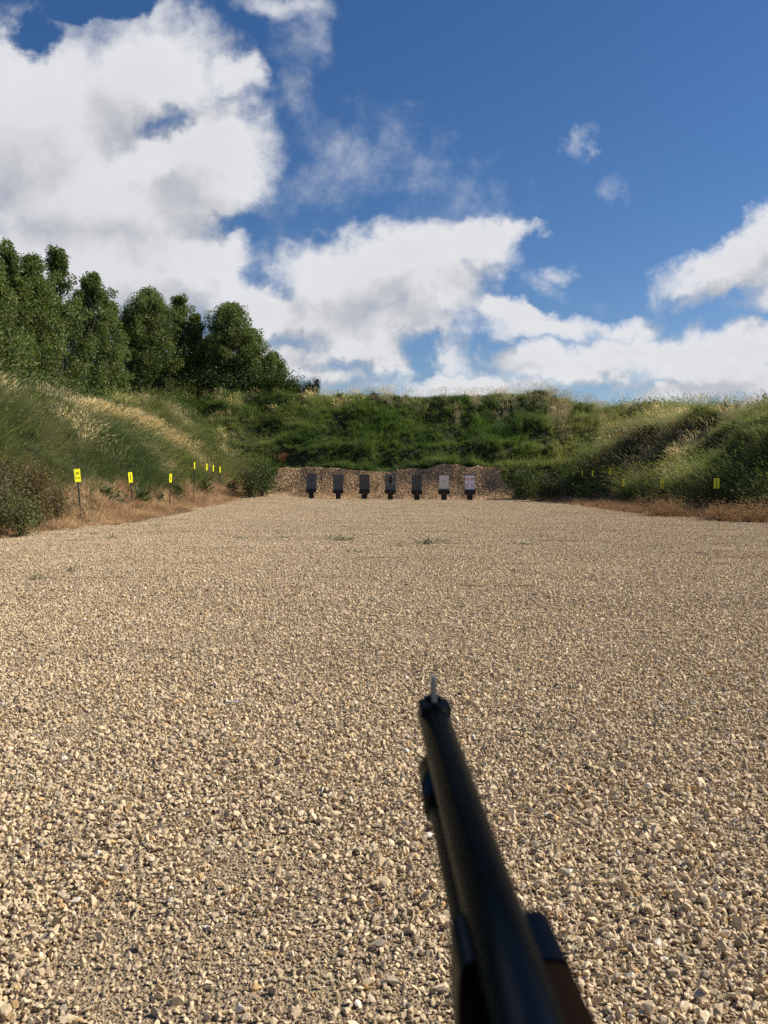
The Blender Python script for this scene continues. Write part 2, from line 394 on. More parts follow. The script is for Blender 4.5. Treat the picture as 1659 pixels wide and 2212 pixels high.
def build_ground():
    xs = np.concatenate([[-4000, -900, -200, -90], np.arange(-50, -22, 1.0), np.arange(-22, 26, 0.3), np.arange(26, 50, 1.0), [90, 200, 900, 4000]])
    ys = np.concatenate([[-4000, -900, -200, -60], np.arange(-20, 0, 1.0), np.arange(0, 80, 0.3), np.arange(80, 110, 1.5), [200, 900, 5000]])
    X, Y = np.meshgrid(xs, ys); Z = terrain(X.ravel(), Y.ravel()).reshape(X.shape)
    fade = sstep(np.maximum(np.maximum(np.abs(X) - 40, Y - 85), -Y - 15), 0, 40)
    Z = Z * (1 - fade)
    V = np.stack([X.ravel(), Y.ravel(), Z.ravel()], 1)
    nx = len(xs); i = np.arange(len(ys) - 1)[:, None] * nx + np.arange(nx - 1)[None, :]; i = i.ravel()
    F = np.stack([i, i + 1, i + nx + 1, i + nx], 1)
    x, y = V[:, 0], V[:, 1]; tl, tr, tb = zones(x, y)
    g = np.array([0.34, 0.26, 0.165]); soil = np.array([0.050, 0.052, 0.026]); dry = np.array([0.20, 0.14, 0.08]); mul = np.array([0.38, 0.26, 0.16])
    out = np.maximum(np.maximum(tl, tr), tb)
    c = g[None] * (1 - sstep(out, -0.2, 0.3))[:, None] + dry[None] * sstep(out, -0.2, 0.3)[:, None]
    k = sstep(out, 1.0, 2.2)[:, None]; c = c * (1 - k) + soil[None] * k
    mm = is_mulch(x, y); c[mm] = mul
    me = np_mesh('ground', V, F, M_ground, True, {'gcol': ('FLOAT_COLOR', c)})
    o = link('ground', me); tag(o, 'flat gravel bay floor rising into three earth banks', 'ground', kind='structure')
build_ground()

# ------------------------------------------------------------------ instancing on points
def proto_collection(name, meshes):
    c = bpy.data.collections.new(name)
    for i, me in enumerate(meshes):
        o = bpy.data.objects.new('%s_%02d' % (name, i), me); c.objects.link(o)
    return c
def scatter(name, coll, pos, rot, scl, idx, tint, label, cat):
    me = np_mesh(name, pos, [], None, attrs={'rot': ('FLOAT_VECTOR', rot), 'scl': ('FLOAT_VECTOR', scl), 'idx': ('INT', idx), 'tint': ('FLOAT_COLOR', tint)})
    o = link(name, me); tag(o, label, cat, kind='stuff')
    g = bpy.data.node_groups.new(name + '_scatter', 'GeometryNodeTree')
    g.interface.new_socket('Geometry', in_out='INPUT', socket_type='NodeSocketGeometry')
    g.interface.new_socket('Geometry', in_out='OUTPUT', socket_type='NodeSocketGeometry')
    N = g.nodes.new; L = g.links.new
    gi = N('NodeGroupInput'); go = N('NodeGroupOutput')
    ci = N('GeometryNodeCollectionInfo'); ci.inputs['Collection'].default_value = coll
    ci.inputs['Separate Children'].default_value = True; ci.inputs['Reset Children'].default_value = True
    ip = N('GeometryNodeInstanceOnPoints'); ip.inputs['Pick Instance'].default_value = True
    def na(n, ty):
        a = N('GeometryNodeInputNamedAttribute'); a.data_type = ty; a.inputs['Name'].default_value = n; return a.outputs[0]
    L(gi.outputs[0], ip.inputs['Points']); L(ci.outputs[0], ip.inputs['Instance'])
    L(na('idx', 'INT'), ip.inputs['Instance Index']); L(na('rot', 'FLOAT_VECTOR'), ip.inputs['Rotation']); L(na('scl', 'FLOAT_VECTOR'), ip.inputs['Scale'])
    L(ip.outputs[0], go.inputs[0])
    md = o.modifiers.new('scatter', 'NODES'); md.node_group = g
    return o

# ------------------------------------------------------------------ gravel
def hull_stone(rng):
    n = rng.integers(12, 19)
    p = rng.normal(size=(n, 3)); p /= np.linalg.norm(p, axis=1)[:, None]
    p = p * rng.uniform(0.85, 1.1, (n, 1)) * np.array([1.0, rng.uniform(.6, .95), rng.uniform(.34, .62)])
    bm = bmesh.new()
    for q in p: bm.verts.new(q)
    r = bmesh.ops.convex_hull(bm, input=bm.verts)
    bmesh.ops.delete(bm, geom=[v for v in bm.verts if not v.link_faces], context='VERTS')
    bmesh.ops.triangulate(bm, faces=bm.faces)
    bm.verts.ensure_lookup_table(); bm.verts.index_update()
    V = np.array([v.co[:] for v in bm.verts]); F = np.array([[v.index for v in f.verts] for f in bm.faces]); bm.free()
    return V * 0.5, F
STONES = [hull_stone(RNG) for _ in range(20)]
PAL = np.array([[.69, .54, .34], [.60, .47, .295], [.77, .62, .415], [.50, .41, .29], [.31, .265, .195], [.64, .42, .19], [.88, .80, .66]])
def stone_tint(n):
    k = RNG.choice(len(PAL), n, p=[.40, .26, .16, .11, .03, .03, .01])
    return PAL[k] * RNG.uniform(0.82, 1.15, (n, 1))
def eul(n, tilt=0.6):
    return np.stack([RNG.normal(0, tilt, n), RNG.normal(0, tilt, n), RNG.uniform(0, 6.283, n)], 1)
def rotm(e):
    cx, cy, cz = np.cos(e).T; sx, sy, sz = np.sin(e).T
    return np.stack([np.stack([cy * cz, sx * sy * cz - cx * sz, cx * sy * cz + sx * sz], 1),
                     np.stack([cy * sz, sx * sy * sz + cx * cz, cx * sy * sz - sx * cz], 1),
                     np.stack([-sy, sx * cy, cx * cy], 1)], 1)
def build_gravel():
    protos = [np_mesh('stone', V, F, M_stone, False, {'bv': ('FLOAT_COLOR', np.ones((len(V), 3)))}) for V, F in STONES]
    ns = len(protos)
    TILE = 1.0; NT = 8
    for t in range(NT):
        n = 2500
        # jittered grid positions
        gx, gy = np.meshgrid((np.arange(50) + .5) / 50, (np.arange(50) + .5) / 50)
        p = np.stack([gx.ravel(), gy.ravel()], 1)[:n] + RNG.normal(0, 0.012, (min(n, 50 * 50), 2)); n = len(p)
        s = np.clip(RNG.lognormal(math.log(0.0215), 0.36, n), 0.012, 0.06)
        E = rotm(eul(n, 0.7)); z = s * 0.20 + RNG.uniform(-0.005, 0.014, n)
        c = stone_tint(n); k = RNG.integers(0, ns, n)
        Vs, Fs, Cs, off = [], [], [], 0
        for i in range(n):
            V, F = STONES[k[i]]
            W = (V * s[i]) @ E[i].T + np.array([p[i, 0] - .5, p[i, 1] - .5, z[i]])
            Vs.append(W); Fs.append(F + off); Cs.append(np.repeat(c[i][None], len(V), 0)); off += len(V)
        protos.append(np_mesh('stone_patch', np.concatenate(Vs), np.concatenate(Fs), M_stone, False, {'bv': ('FLOAT_COLOR', np.concatenate(Cs))}))
    coll = proto_collection('gravel_proto', protos)
    # near field: single stones
    NEAR = 9.0
    cell = 0.0165
    gx, gy = np.meshgrid(np.arange(-5.2, 5.2, cell), np.arange(1.6, NEAR, cell))
    x = gx.ravel(); y = gy.ravel(); keep = np.abs(x) < 0.56 * y + 0.35
    x, y = x[keep], y[keep]; n = len(x)
    x = x + RNG.normal(0, cell * 0.45, n); y = y + RNG.normal(0, cell * 0.45, n)
    fine = sstep(fbm(x * 1.1 + 3, y * 0.8, 71, 4), 0.58, 0.80)              # patches of fines
    s = RNG.lognormal(math.log(0.0205), 0.38, n) * (1 - 0.30 * fine)
    s = np.clip(s, 0.008, 0.052)
    z = terrain(x, y) + s * 0.22 + RNG.uniform(-0.005, 0.015, n) * (1 - fine)
    P1 = np.stack([x, y, z], 1); R1 = eul(n, 0.75); S1 = np.repeat(s[:, None], 3, 1); I1 = RNG.integers(0, ns, n)
    C1 = stone_tint(n) * (0.94 + 0.12 * fbm(x * .6, y * .6, 81, 3))[:, None]
    # far field: patches
    gx, gy = np.meshgrid(np.arange(-16, 16, TILE) + .5, np.arange(-6, 60, TILE) + .5)
    x = gx.ravel(); y = gy.ravel()
    tl, tr, tb = zones(x, y)
    keep = (tl < 0.35) & (tr < 0.35) & (tb < 0.1) & ~((y < NEAR - .5) & (y > 1.6) & (np.abs(x) < 0.56 * y + 0.0))
    # near field boundary: square cells wholly past NEAR, or outside the wedge
    keep &= ~((y + .5 <= NEAR) & (y > 1.6) & (np.abs(x) + .5 < 0.56 * (y - .5) + .35))
    x, y = x[keep], y[keep]; n = len(x)
    q = RNG.integers(0, 4, n) * math.pi / 2
    e = 0.4
    zx = (terrain(x + e, y) - terrain(x - e, y)) / (2 * e); zy = (terrain(x, y + e) - terrain(x, y - e)) / (2 * e)
    P2 = np.stack([x, y, terrain(x, y)], 1)
    # rotate about z first, then tilt: small angles expressed in the rotated frame
    cq, sq = np.cos(q), np.sin(q); lx = zx * cq + zy * sq; ly = -zx * sq + zy * cq
    R2 = np.stack([ly, -lx, q], 1); S2 = np.ones((n, 3)); S2[:, 2] = RNG.uniform(.9, 1.2, n)
    I2 = RNG.integers(ns, ns + NT, n)
    C2 = np.ones((n, 3)) * (0.93 + 0.14 * fbm(x * .35, y * .35, 91, 3))[:, None]
    scatter('gravel', coll, np.concatenate([P1, P2]), np.concatenate([R1, R2]), np.concatenate([S1, S2]), np.concatenate([I1, I2]), np.concatenate([C1, C2]),
            'loose tan and grey crushed limestone covering the floor of the bay', 'gravel')
build_gravel()

# ------------------------------------------------------------------ wood chips
def build_chips():
    protos = []
    for i in range(5):
        bm = bmesh.new(); add_box(bm, (0, 0, 0), (1, 0.42, 0.16))
        for v in bm.verts: v.co += Vector(RNG.normal(0, 0.09, 3))
        V = np.array([v.co[:] for v in bm.verts]); bm.verts.index_update(); F = np.array([[v.index for v in f.verts] for f in bm.faces]); bm.free()
        protos.append(np_mesh('chip', V, F, M_stone, False, {'bv': ('FLOAT_COLOR', np.ones((len(V), 3)))}))
    coll = proto_collection('chip_proto', protos)
    n = 230000
    x = RNG.uniform(-9, 10.5, n); y = RNG.uniform(51.5, 60.5, n); k = is_mulch(x, y); x, y = x[k], y[k]; n = len(x)
    s = np.clip(RNG.lognormal(math.log(0.040), 0.45, n), 0.02, 0.15)
    z = terrain(x, y) + RNG.uniform(0.0, 0.05, n)
    pal = np.array([[.68, .50, .30], [.60, .43, .25], [.52, .37, .215], [.76, .58, .37], [.93, .80, .58]])
    c = pal[RNG.choice(5, n, p=[.36, .3, .2, .11, .03])] * RNG.uniform(.8, 1.2, (n, 1))
    # chip colour varies in darker and paler random patches
    c *= (0.72 + 0.5 * sstep(fbm(x * 1.3, y * 1.3, 95, 3), 0.35, 0.6))[:, None]
    scatter('wood_chips', coll, np.stack([x, y, z], 1), eul(n, 0.6), np.repeat(s[:, None], 3, 1), RNG.integers(0, 5, n), c,
            'brown wood chips heaped against the foot of the back bank', 'wood chips')
build_chips()

# ------------------------------------------------------------------ grasses
def blades(n, rad, h0, h1, w, lean=0.35, curl=0.35, seg=3, side=0.35):
    """clump of tapering bent blades, leaning towards local +X"""
    ang = RNG.uniform(0, 6.283, n); r = rad * np.sqrt(RNG.uniform(0, 1, n))
    b = np.stack([r * np.cos(ang), r * np.sin(ang), np.zeros(n)], 1)
    h = RNG.uniform(h0, h1, n)
    d = np.stack([lean + RNG.normal(0, side, n), RNG.normal(0, side, n)], 1)
    c = np.stack([curl + RNG.normal(0, .2, n), RNG.normal(0, .2, n)], 1)
    wd = RNG.uniform(0, 6.283, n); wv = np.stack([np.cos(wd), np.sin(wd), np.zeros(n)], 1)
    V = []
    for i in range(seg + 1):
        t = i / seg
        p = b + np.stack([h * (d[:, 0] * t + c[:, 0] * t * t), h * (d[:, 1] * t + c[:, 1] * t * t), h * t * (1 - 0.22 * t * np.hypot(c[:, 0], c[:, 1]))], 1)
        ww = w * (1 - t ** 1.6) * 0.5 + w * 0.06
        V.append(p - wv * ww); V.append(p + wv * ww)
    V = np.stack(V, 1)                                   # n, 2(seg+1), 3
    m = 2 * (seg + 1); base = (np.arange(n) * m)[:, None]
    F = np.concatenate([base + np.array([[2 * i, 2 * i + 1, 2 * i + 3, 2 * i + 2]]) for i in range(seg)])
    tip = np.stack([b[:, 0] + h * (d[:, 0] + c[:, 0]), b[:, 1] + h * (d[:, 1] + c[:, 1]), h * (1 - 0.22 * np.hypot(c[:, 0], c[:, 1]))], 1)
    dirv = np.stack([d[:, 0] + 2 * c[:, 0], d[:, 1] + 2 * c[:, 1], 1 - 0.44 * np.hypot(c[:, 0], c[:, 1])], 1); dirv /= np.linalg.norm(dirv, axis=1)[:, None]
    return V.reshape(-1, 3), F, m, tip, dirv
def clump_mesh(n, rad, h0, h1, w, mat, lean=.35, curl=.35, side=.35, heads=0, hl=.10, hw=.016, dry=0.0):
    V, F, m, tip, dv = blades(n, rad, h0, h1, w, lean, curl, side=side)
    br = RNG.uniform(0.65, 1.3, (n, 1)) * np.ones((1, 3))
    dk = RNG.uniform(0, 1, n) < dry
    br[dk] = br[dk] * np.array([1.9, 1.65, 1.8])
    C = np.repeat(br, m, 0)
    if heads:
        V2, F2, m2, tip, dv = blades(heads, rad, h1 * 0.95, h1 * 1.45, w * 0.35, lean * .7, curl * .8, side=side * .6)
        off = len(V); V = np.concatenate([V, V2]); F = np.concatenate([F, F2 + off]); C = np.concatenate([C, np.repeat(np.array([[1.7, 1.6, 1.6]]), len(V2), 0)])
        for i in range(heads):
            d = dv[i]; a = np.cross(d, [0.3, 0.2, 1.0]); a /= np.linalg.norm(a); b2 = np.cross(d, a)
            t0 = tip[i] - d * hl * .3; rr = hw * RNG.uniform(.7, 1.2)
            P = [t0, t0 + d * hl * .4 + a * rr, t0 + d * hl * .4 - a * .5 * rr + b2 * .86 * rr, t0 + d * hl * .4 - a * .5 * rr - b2 * .86 * rr, t0 + d * hl * 1.3]
            o = len(V); V = np.concatenate([V, P])
            F = np.concatenate([F, np.array([[0, 1, 2, 2], [0, 2, 3, 3], [0, 3, 1, 1], [4, 2, 1, 1], [4, 3, 2, 2], [4, 1, 3, 3]])[:, [0, 1, 2, 3]] + o])
            C = np.concatenate([C, np.repeat(np.array([[2.3, 2.15, 2.15]]) * RNG.uniform(.8, 1.2), 5, 0)])
    # triangles were written as quads with a repeated corner: split them out
    tri = F[:, 2] == F[:, 3]
    return np_mesh('clump', V, [F[~tri], F[tri][:, :3]], mat, False, {'bv': ('FLOAT_COLOR', C)})
def weed_mesh(n, rad, h, leaf, mat, spiky=False):
    """leafy bushy weed: small folded leaves through a low dome"""
    V, F, C = [], [], []
    u = RNG.normal(size=(n, 3)); u /= np.linalg.norm(u, axis=1)[:, None]; u[:, 2] = np.abs(u[:, 2])
    r = RNG.uniform(0.35, 1.0, n) ** 0.6
    p = u * r[:, None] * np.array([rad, rad, h]); p[:, :2] *= (1 - 0.3 * p[:, 2:3] / h)
    a = u + RNG.normal(0, .6, (n, 3)); a /= np.linalg.norm(a, axis=1)[:, None]
    b = np.cross(a, RNG.normal(size=(n, 3))); b /= np.linalg.norm(b, axis=1)[:, None]
    L = leaf * RNG.uniform(.6, 1.35, (n, 1)); W = L * (0.16 if spiky else 0.36)
    q = np.stack([p, p + a * L * .5 + b * W, p + a * L, p + a * L * .5 - b * W], 1).reshape(-1, 3)
    F = np.arange(4 * n).reshape(-1, 4)
    C = np.repeat(RNG.uniform(.6, 1.35, (n, 1)) * np.ones((1, 3)), 4, 0)
    return np_mesh('weed', q, F, mat, False, {'bv': ('FLOAT_COLOR', C)})

SIGNS = [(318, 26), (523, 31), (667.5, 36), (764, 44.5), (812, 47), (838.5, 49), (865, 51), (2821.5, 31), (2606.5, 36), (2455, 40.5), (2403, 44.5), (2333, 46.5), (2293, 48.5), (2255.5, 50.5)]
def sign_clear(x, y):
    """low where the ground is kept clear around each distance sign, on the side of the gravel"""
    c = np.ones(len(x))
    for sx, sy in SIGNS:
        X0 = ((sx * 1659 / 3024) - 829.5) / 1789 * sy
        dy = y - sy
        # strip reaching from the post towards the gravel and the firing line
        along = -dy
        c = np.minimum(c, 1 - 0.98 * ((along > -0.35) & (along < 6.5) & (np.abs(x - X0 * (y / sy)) < 0.65)))
    return c
def sample(n, x0, x1, y0, y1): return RNG.uniform(x0, x1, n), RNG.uniform(y0, y1, n)
def down_angle(x, y):
    e = 0.6
    gx = (terrain(x + e, y) - terrain(x - e, y)); gy = (terrain(x, y + e) - terrain(x, y - e))
    return np.arctan2(-gy, -gx), np.hypot(gx, gy) / (2 * e)
def polydist(x, y, pts):
    best = np.full(len(x), 1e9)
    for (ax, ay), (bx, by) in zip(pts[:-1], pts[1:]):
        dx, dy = bx - ax, by - ay; t = np.clip(((x - ax) * dx + (y - ay) * dy) / (dx * dx + dy * dy), 0, 1)
        best = np.minimum(best, np.hypot(x - ax - t * dx, y - ay - t * dy))
    return best
STRAWBAND = [hit(a, b)[:2] for a, b in ((-60, 800), (0, 822), (60, 850), (130, 880), (200, 905), (270, 928), (330, 952), (372, 978))]
def build_grass():
    green = []
    for i in range(5): green.append(clump_mesh(46, .22, .30, .62, .016, M_grass, dry=0.06))
    for i in range(3): green.append(clump_mesh(40, .24, .42, .78, .016, M_grass, lean=.5, curl=.5, dry=0.10, heads=5, hl=.15, hw=.010))
    for i in range(3): green.append(weed_mesh(150, .34, .42, .10, M_weed))
    for i in range(2): green.append(weed_mesh(170, .30, .55, .13, M_weed, True))
    cg = proto_collection('green_proto', green)
    n = 72000
    x, y = sample(n, -23, 26, 12, 72)
    tl, tr, tb = zones(x, y); out = np.maximum(np.maximum(tl, tr), tb)
    edge = np.where(tr > tl, 2.3, 1.85) + 0.9 * (fbm(x * .6, y * .6, 101, 3) - .5)
    band = polydist(x, y, STRAWBAND)
    edge = np.where((tb > 0.25) & (y > 50), np.minimum(edge, 0.4), edge)
    keep = (out > edge) & ~is_mulch(x, y) & (RNG.uniform(0, 1, n) > 0.97 * np.exp(-(band / .75) ** 2)) & (RNG.uniform(0, 1, n) < sign_clear(x, y)) & (np.abs(x) < 0.56 * y + 3) & (x > -21) & (tb < 14)
    x, y, tl, tr, tb = [q[keep] for q in (x, y, tl, tr, tb)]; n = len(x)
    ang, sl = down_angle(x, y)
    backw = sstep(tb, 1.0, 5.0) * (1 - sstep(np.maximum(tl, tr), 5, 9))
    a = fbm(x * .22, y * .22, 111, 3); b = fbm(x * .7, y * .7, 121, 3); c = fbm(x * 0.45 + 9, y * 0.45, 131, 3)
    G1 = np.array([.100, .165, .048]); G2 = np.array([.190, .230, .090]); G3 = np.array([.064, .115, .050]); OL = np.array([.270, .265, .145]); BR = np.array([.25, .20, .13])
    col = G1[None] + (G2 - G1)[None] * sstep(a, .35, .65)[:, None]
    col = col + (G3 - col) * (0.8 * sstep(b, .5, .7))[:, None]
    rt = sstep(tr, .5, 3) * (1 - backw)
    lf = sstep(tl, .5, 3) * (1 - backw)
    k = (sstep(c, .42, .62) * (0.55 * rt + 0.5 * lf + 0.10))[:, None]
    col = col + (OL - col) * k
    kb = (sstep(fbm(x * .5, y * .5, 141, 3), .58, .72) * (0.55 * rt + .45 * lf))[:, None]
    col = col + (BR - col) * kb
    for (px, py, rad, cc, am) in ((255, 1000, 2.2, G3, .8), (380, 985, 2.0, BR, .5), (150, 900, 2.2, G2, .5), (400, 900, 3.0, G2, .5), (20, 900, 2.0, OL, .7), (1600, 905, 3.0, OL, .7), (1540, 1000, 1.8, G2, .8), (1620, 1010, 1.8, G2, .8), (1240, 960, 2.5, OL, .6)):
        hx, hy, _ = hit(px, py); kk = (am * np.exp(-(((x - hx) / rad) ** 2 + ((y - hy) / (rad * 1.8)) ** 2)))[:, None]
        col = col + (cc - col) * kk
    col *= RNG.uniform(.78, 1.25, (n, 1))
    # which kind of plant
    idx = RNG.integers(0, 5, n)
    u = RNG.uniform(0, 1, n)
    pw = 0.05 + 0.5 * backw * sstep(b, .40, .55) + 0.08 * sstep(a, .55, .7)
    wd = u < pw; idx[wd] = RNG.integers(8, 13, wd.sum())
    hd = (~wd) & (u > 1 - (0.25 + 0.35 * rt + .25 * lf)); idx[hd] = RNG.integers(5, 8, hd.sum())
    s = (0.45 + 0.55 * sstep(np.maximum(np.maximum(tl, tr), tb), 1.2, 3.6)) * RNG.uniform(.62, 1.08, n) * (0.62 + 0.95 * sstep(fbm(x * .55, y * .55, 151, 3), .3, .7)) * (1 - 0.25 * backw)
    s *= 1 - 0.3 * (sstep(x, 12.5, 14.5) * (1 - sstep(y, 42, 48)))
    rot = np.stack([RNG.normal(0, .12, n), RNG.normal(0, .12, n), ang + RNG.normal(0, .55, n)], 1)
    pos = np.stack([x, y, terrain(x, y) - 0.03], 1)
    scatter('bank_grass', cg, pos, rot, np.stack([s, s, s * RNG.uniform(.8, 1.15, n)], 1), idx, col, 'tall green grass and weeds growing thick over all three banks', 'grass')
    # straw coloured seeding grass
    straw = [clump_mesh(26, .20, .35, .70, .012, M_straw, lean=.25, curl=.3, heads=24, hl=.17, hw=.010, side=.2) for _ in range(4)]
    cs = proto_collection('straw_proto', straw)
    n = 64000
    x, y = sample(n, -20, 24, 14, 68)
    tl, tr, tb = zones(x, y)
    d = polydist(x, y, STRAWBAND)
    w = 2.2 * np.exp(-(d / 0.8) ** 2)
    w += 0.13 * sstep(tl, 1.5, 3) * sstep(fbm(x * .6, y * .35, 161, 3), .50, .66)
    w += 0.22 * sstep(tr, 2.5, 5) * sstep(fbm(x * .55, y * .30, 171, 3), .46, .64)
    w += 0.06 * sstep(tb, 8.5, 11)
    w[np.abs(x) > 0.56 * y + 2] = 0; w[np.maximum(np.maximum(tl, tr), tb) < 1.9] = 0; w[is_mulch(x, y)] = 0
    w[(tb > 0) & (tb < 8) & (x > -9) & (x < 8)] *= .25
    w[tb > 13.5] = 0
    w = w * sign_clear(x, y)
    keep = RNG.uniform(0, 1, n) < w; x, y = x[keep], y[keep]; n = len(x)
    ang, sl = down_angle(x, y)
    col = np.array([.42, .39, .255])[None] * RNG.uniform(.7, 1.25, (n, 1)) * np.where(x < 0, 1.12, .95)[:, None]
    s = RNG.uniform(.7, 1.2, n)
    scatter('straw_grass', cs, np.stack([x, y, terrain(x, y) - .02], 1), np.stack([RNG.normal(0, .1, n), RNG.normal(0, .1, n), ang + RNG.normal(0, .6, n)], 1),
            np.stack([s, s, s], 1), RNG.integers(0, 4, n), col, 'ripe straw coloured seed grass in bands along the side banks', 'grass')
    # short dry grass along the foot of the banks
    dry = [clump_mesh(60, .20, .10, .30, .009, M_straw, lean=.1, curl=.35, side=.7, heads=0) for _ in range(4)]
    cd = proto_collection('dry_proto', dry)
    n = 26000
    x, y = sample(n, -13, 16, 12, 60)
    tl, tr, tb = zones(x, y); out = np.maximum(tl, tr)
    nn = fbm(x * .8, y * .8, 181, 3) - .5
    keep = (out > -0.05 + nn * .8) & ((out < 2.3 + nn * 1.4) | ((sign_clear(x, y) < .5) & (out < 4))) & (tb < -0.5 - 2 * nn) & (np.abs(x) < 0.56 * y + 2)
    keep &= RNG.uniform(0, 1, n) < (0.35 + sstep(out, 0.1, 0.6))
    x, y, tl, tr = x[keep], y[keep], tl[keep], tr[keep]; n = len(x)
    k = fbm(x * .7, y * .7, 191, 3)[:, None]
    c1 = np.array([.66, .47, .27]); c2 = np.array([.52, .33, .185]); c3 = np.array([.17, .16, .075])
    col = c1[None] + (c2 - c1)[None] * sstep(k, .4, .6); g = (RNG.uniform(0, 1, n) < .10 + .12 * (tr > 0)); col[g] = c3
    col[tr > 0] *= np.array([.85, .78, .75])
    col *= RNG.uniform(.75, 1.25, (n, 1))
    s = RNG.uniform(.6, 1.2, n) * (0.5 + 0.8 * sstep(np.maximum(tl, tr), 0, 1.2))
    scatter('dry_grass', cd, np.stack([x, y, terrain(x, y) - .01], 1), np.stack([RNG.normal(0, .15, n), RNG.normal(0, .15, n), RNG.uniform(0, 6.283, n)], 1),
            np.stack([s, s, s], 1), RNG.integers(0, 4, n), col, 'withered tan grass fringing the gravel at the foot of the side banks', 'grass')
build_grass()

# ------------------------------------------------------------------ trees and shrubs
def leaf_quads(P, dirs, L, W):
    n = len(P); a = dirs / np.linalg.norm(dirs, axis=1)[:, None]
    b = np.cross(a, RNG.normal(size=(n, 3))); b /= np.linalg.norm(b, axis=1)[:, None]
    L = L * RNG.uniform(.7, 1.3, (n, 1)); W = W * RNG.uniform(.7, 1.3, (n, 1))
    q = np.stack([P, P + a * L * .45 + b * W, P + a * L, P + a * L * .45 - b * W], 1).reshape(-1, 3)
    return q, np.arange(4 * n).reshape(-1, 4)
def limbs_bm(bm, segs):
    for p0, p1, r0, r1 in segs: add_cyl(bm, p0, p1, r0, r1, n=7, caps=False)
def poplar(px, ytop, dist, width, label, ntw=70, col=(.130, .180, .058), dens=1.0, group='trees standing behind the left bank'):
    width *= 1.12; ntw = int(ntw * 1.2)
    d = ray(px, ytop); s = dist / d.y
    X, Y, ztop = d.x * s, dist, CAM_H + d.z * s
    z0 = T1(X, Y) - 0.15; H = ztop - z0
    root = empty('poplar_tree', (X, Y, z0)); tag(root, label, 'tree', group)
    segs = []; r = 0.012 * H + 0.03; pts = []
    nseg = 9; p = np.array([0., 0., 0.]); lean = RNG.normal(0, .02, 2)
    for i in range(nseg):
        q = p + np.array([lean[0] + RNG.normal(0, .025), lean[1] + RNG.normal(0, .025), 1.0]) * H * 0.96 / nseg
        ra = r * (1 - i / nseg) + .015; rb = r * (1 - (i + 1) / nseg) + .012
        segs.append((tuple(p), tuple(q), ra, rb)); pts.append((p, q)); p = q
    bm = bmesh.new(); limbs_bm(bm, segs); bm_obj('trunk', bm, M_bark, root, smooth=True)
    Wd = width / 2
    Ps, Ds = [], []; bsegs = []
    def prof(t):  # crown half width against height fraction
        return Wd * np.interp(t, [0.0, .12, .3, .5, .75, .9, 1.0], [.7, .95, 1.0, .92, .62, .34, .10])
    for i in range(ntw):
        t = RNG.uniform(0.08, 0.97) ** 0.9
        k = min(int(t * nseg), nseg - 1); base = pts[k][0] + (pts[k][1] - pts[k][0]) * (t * nseg - k)
        az = RNG.uniform(0, 6.283); Lb = prof(t) * RNG.uniform(.55, 1.15); up = RNG.uniform(.55, 1.3)
        dirb = np.array([math.cos(az), math.sin(az), up]); e = base + dirb * Lb
        e[2] = min(e[2], H * 1.0)
        mid = base + (e - base) * .5 + np.array([0, 0, -.08 * Lb])
        bsegs += [(tuple(base), tuple(mid), .035, .022), (tuple(mid), tuple(e), .022, .008)]
        for j in range(RNG.integers(4, 7)):
            f = RNG.uniform(.3, 1.05); c = base + (e - base) * f + RNG.normal(0, .22, 3) * Lb * .6
            rr = RNG.uniform(.20, .42) * (0.6 + .25 * Wd)
            m = int(RNG.uniform(45, 85) * dens)
            u = RNG.normal(size=(m, 3)); u /= np.linalg.norm(u, axis=1)[:, None]
            pp = c + u * (RNG.uniform(.25, 1, (m, 1)) ** .5) * rr * np.array([1, 1, 1.15])
            Ps.append(pp); Ds.append(u + RNG.normal(0, .7, (m, 3)) + np.array([0, 0, -.25]))
    P = np.concatenate(Ps); D = np.concatenate(Ds)
    V, F = leaf_quads(P, D, 0.125, 0.048)
    n = len(P); kk = fbm(P[:, 0] * .9 + X, P[:, 2] * .9, 3, 3)
    hue = RNG.uniform(0, 1, (n, 1))
    c = np.array(col)[None] * (0.75 + .5 * kk[:, None]) * RNG.uniform(.7, 1.35, (n, 1)) * (1 + hue * np.array([[.25, .1, .0]]))
    C = np.repeat(c, 4, 0)
    bsegs += [(tuple(a), tuple(b), .02, .02) for a, b in pts]
    bm = bmesh.new(); limbs_bm(bm, bsegs); bm_obj('limbs', bm, M_bark, root, smooth=True)
    me = np_mesh('crown', V, F, M_leaf, False, {'tint': ('FLOAT_COLOR', C), 'bv': ('FLOAT_COLOR', np.ones((len(V), 3)))})
    link('crown', me, root)
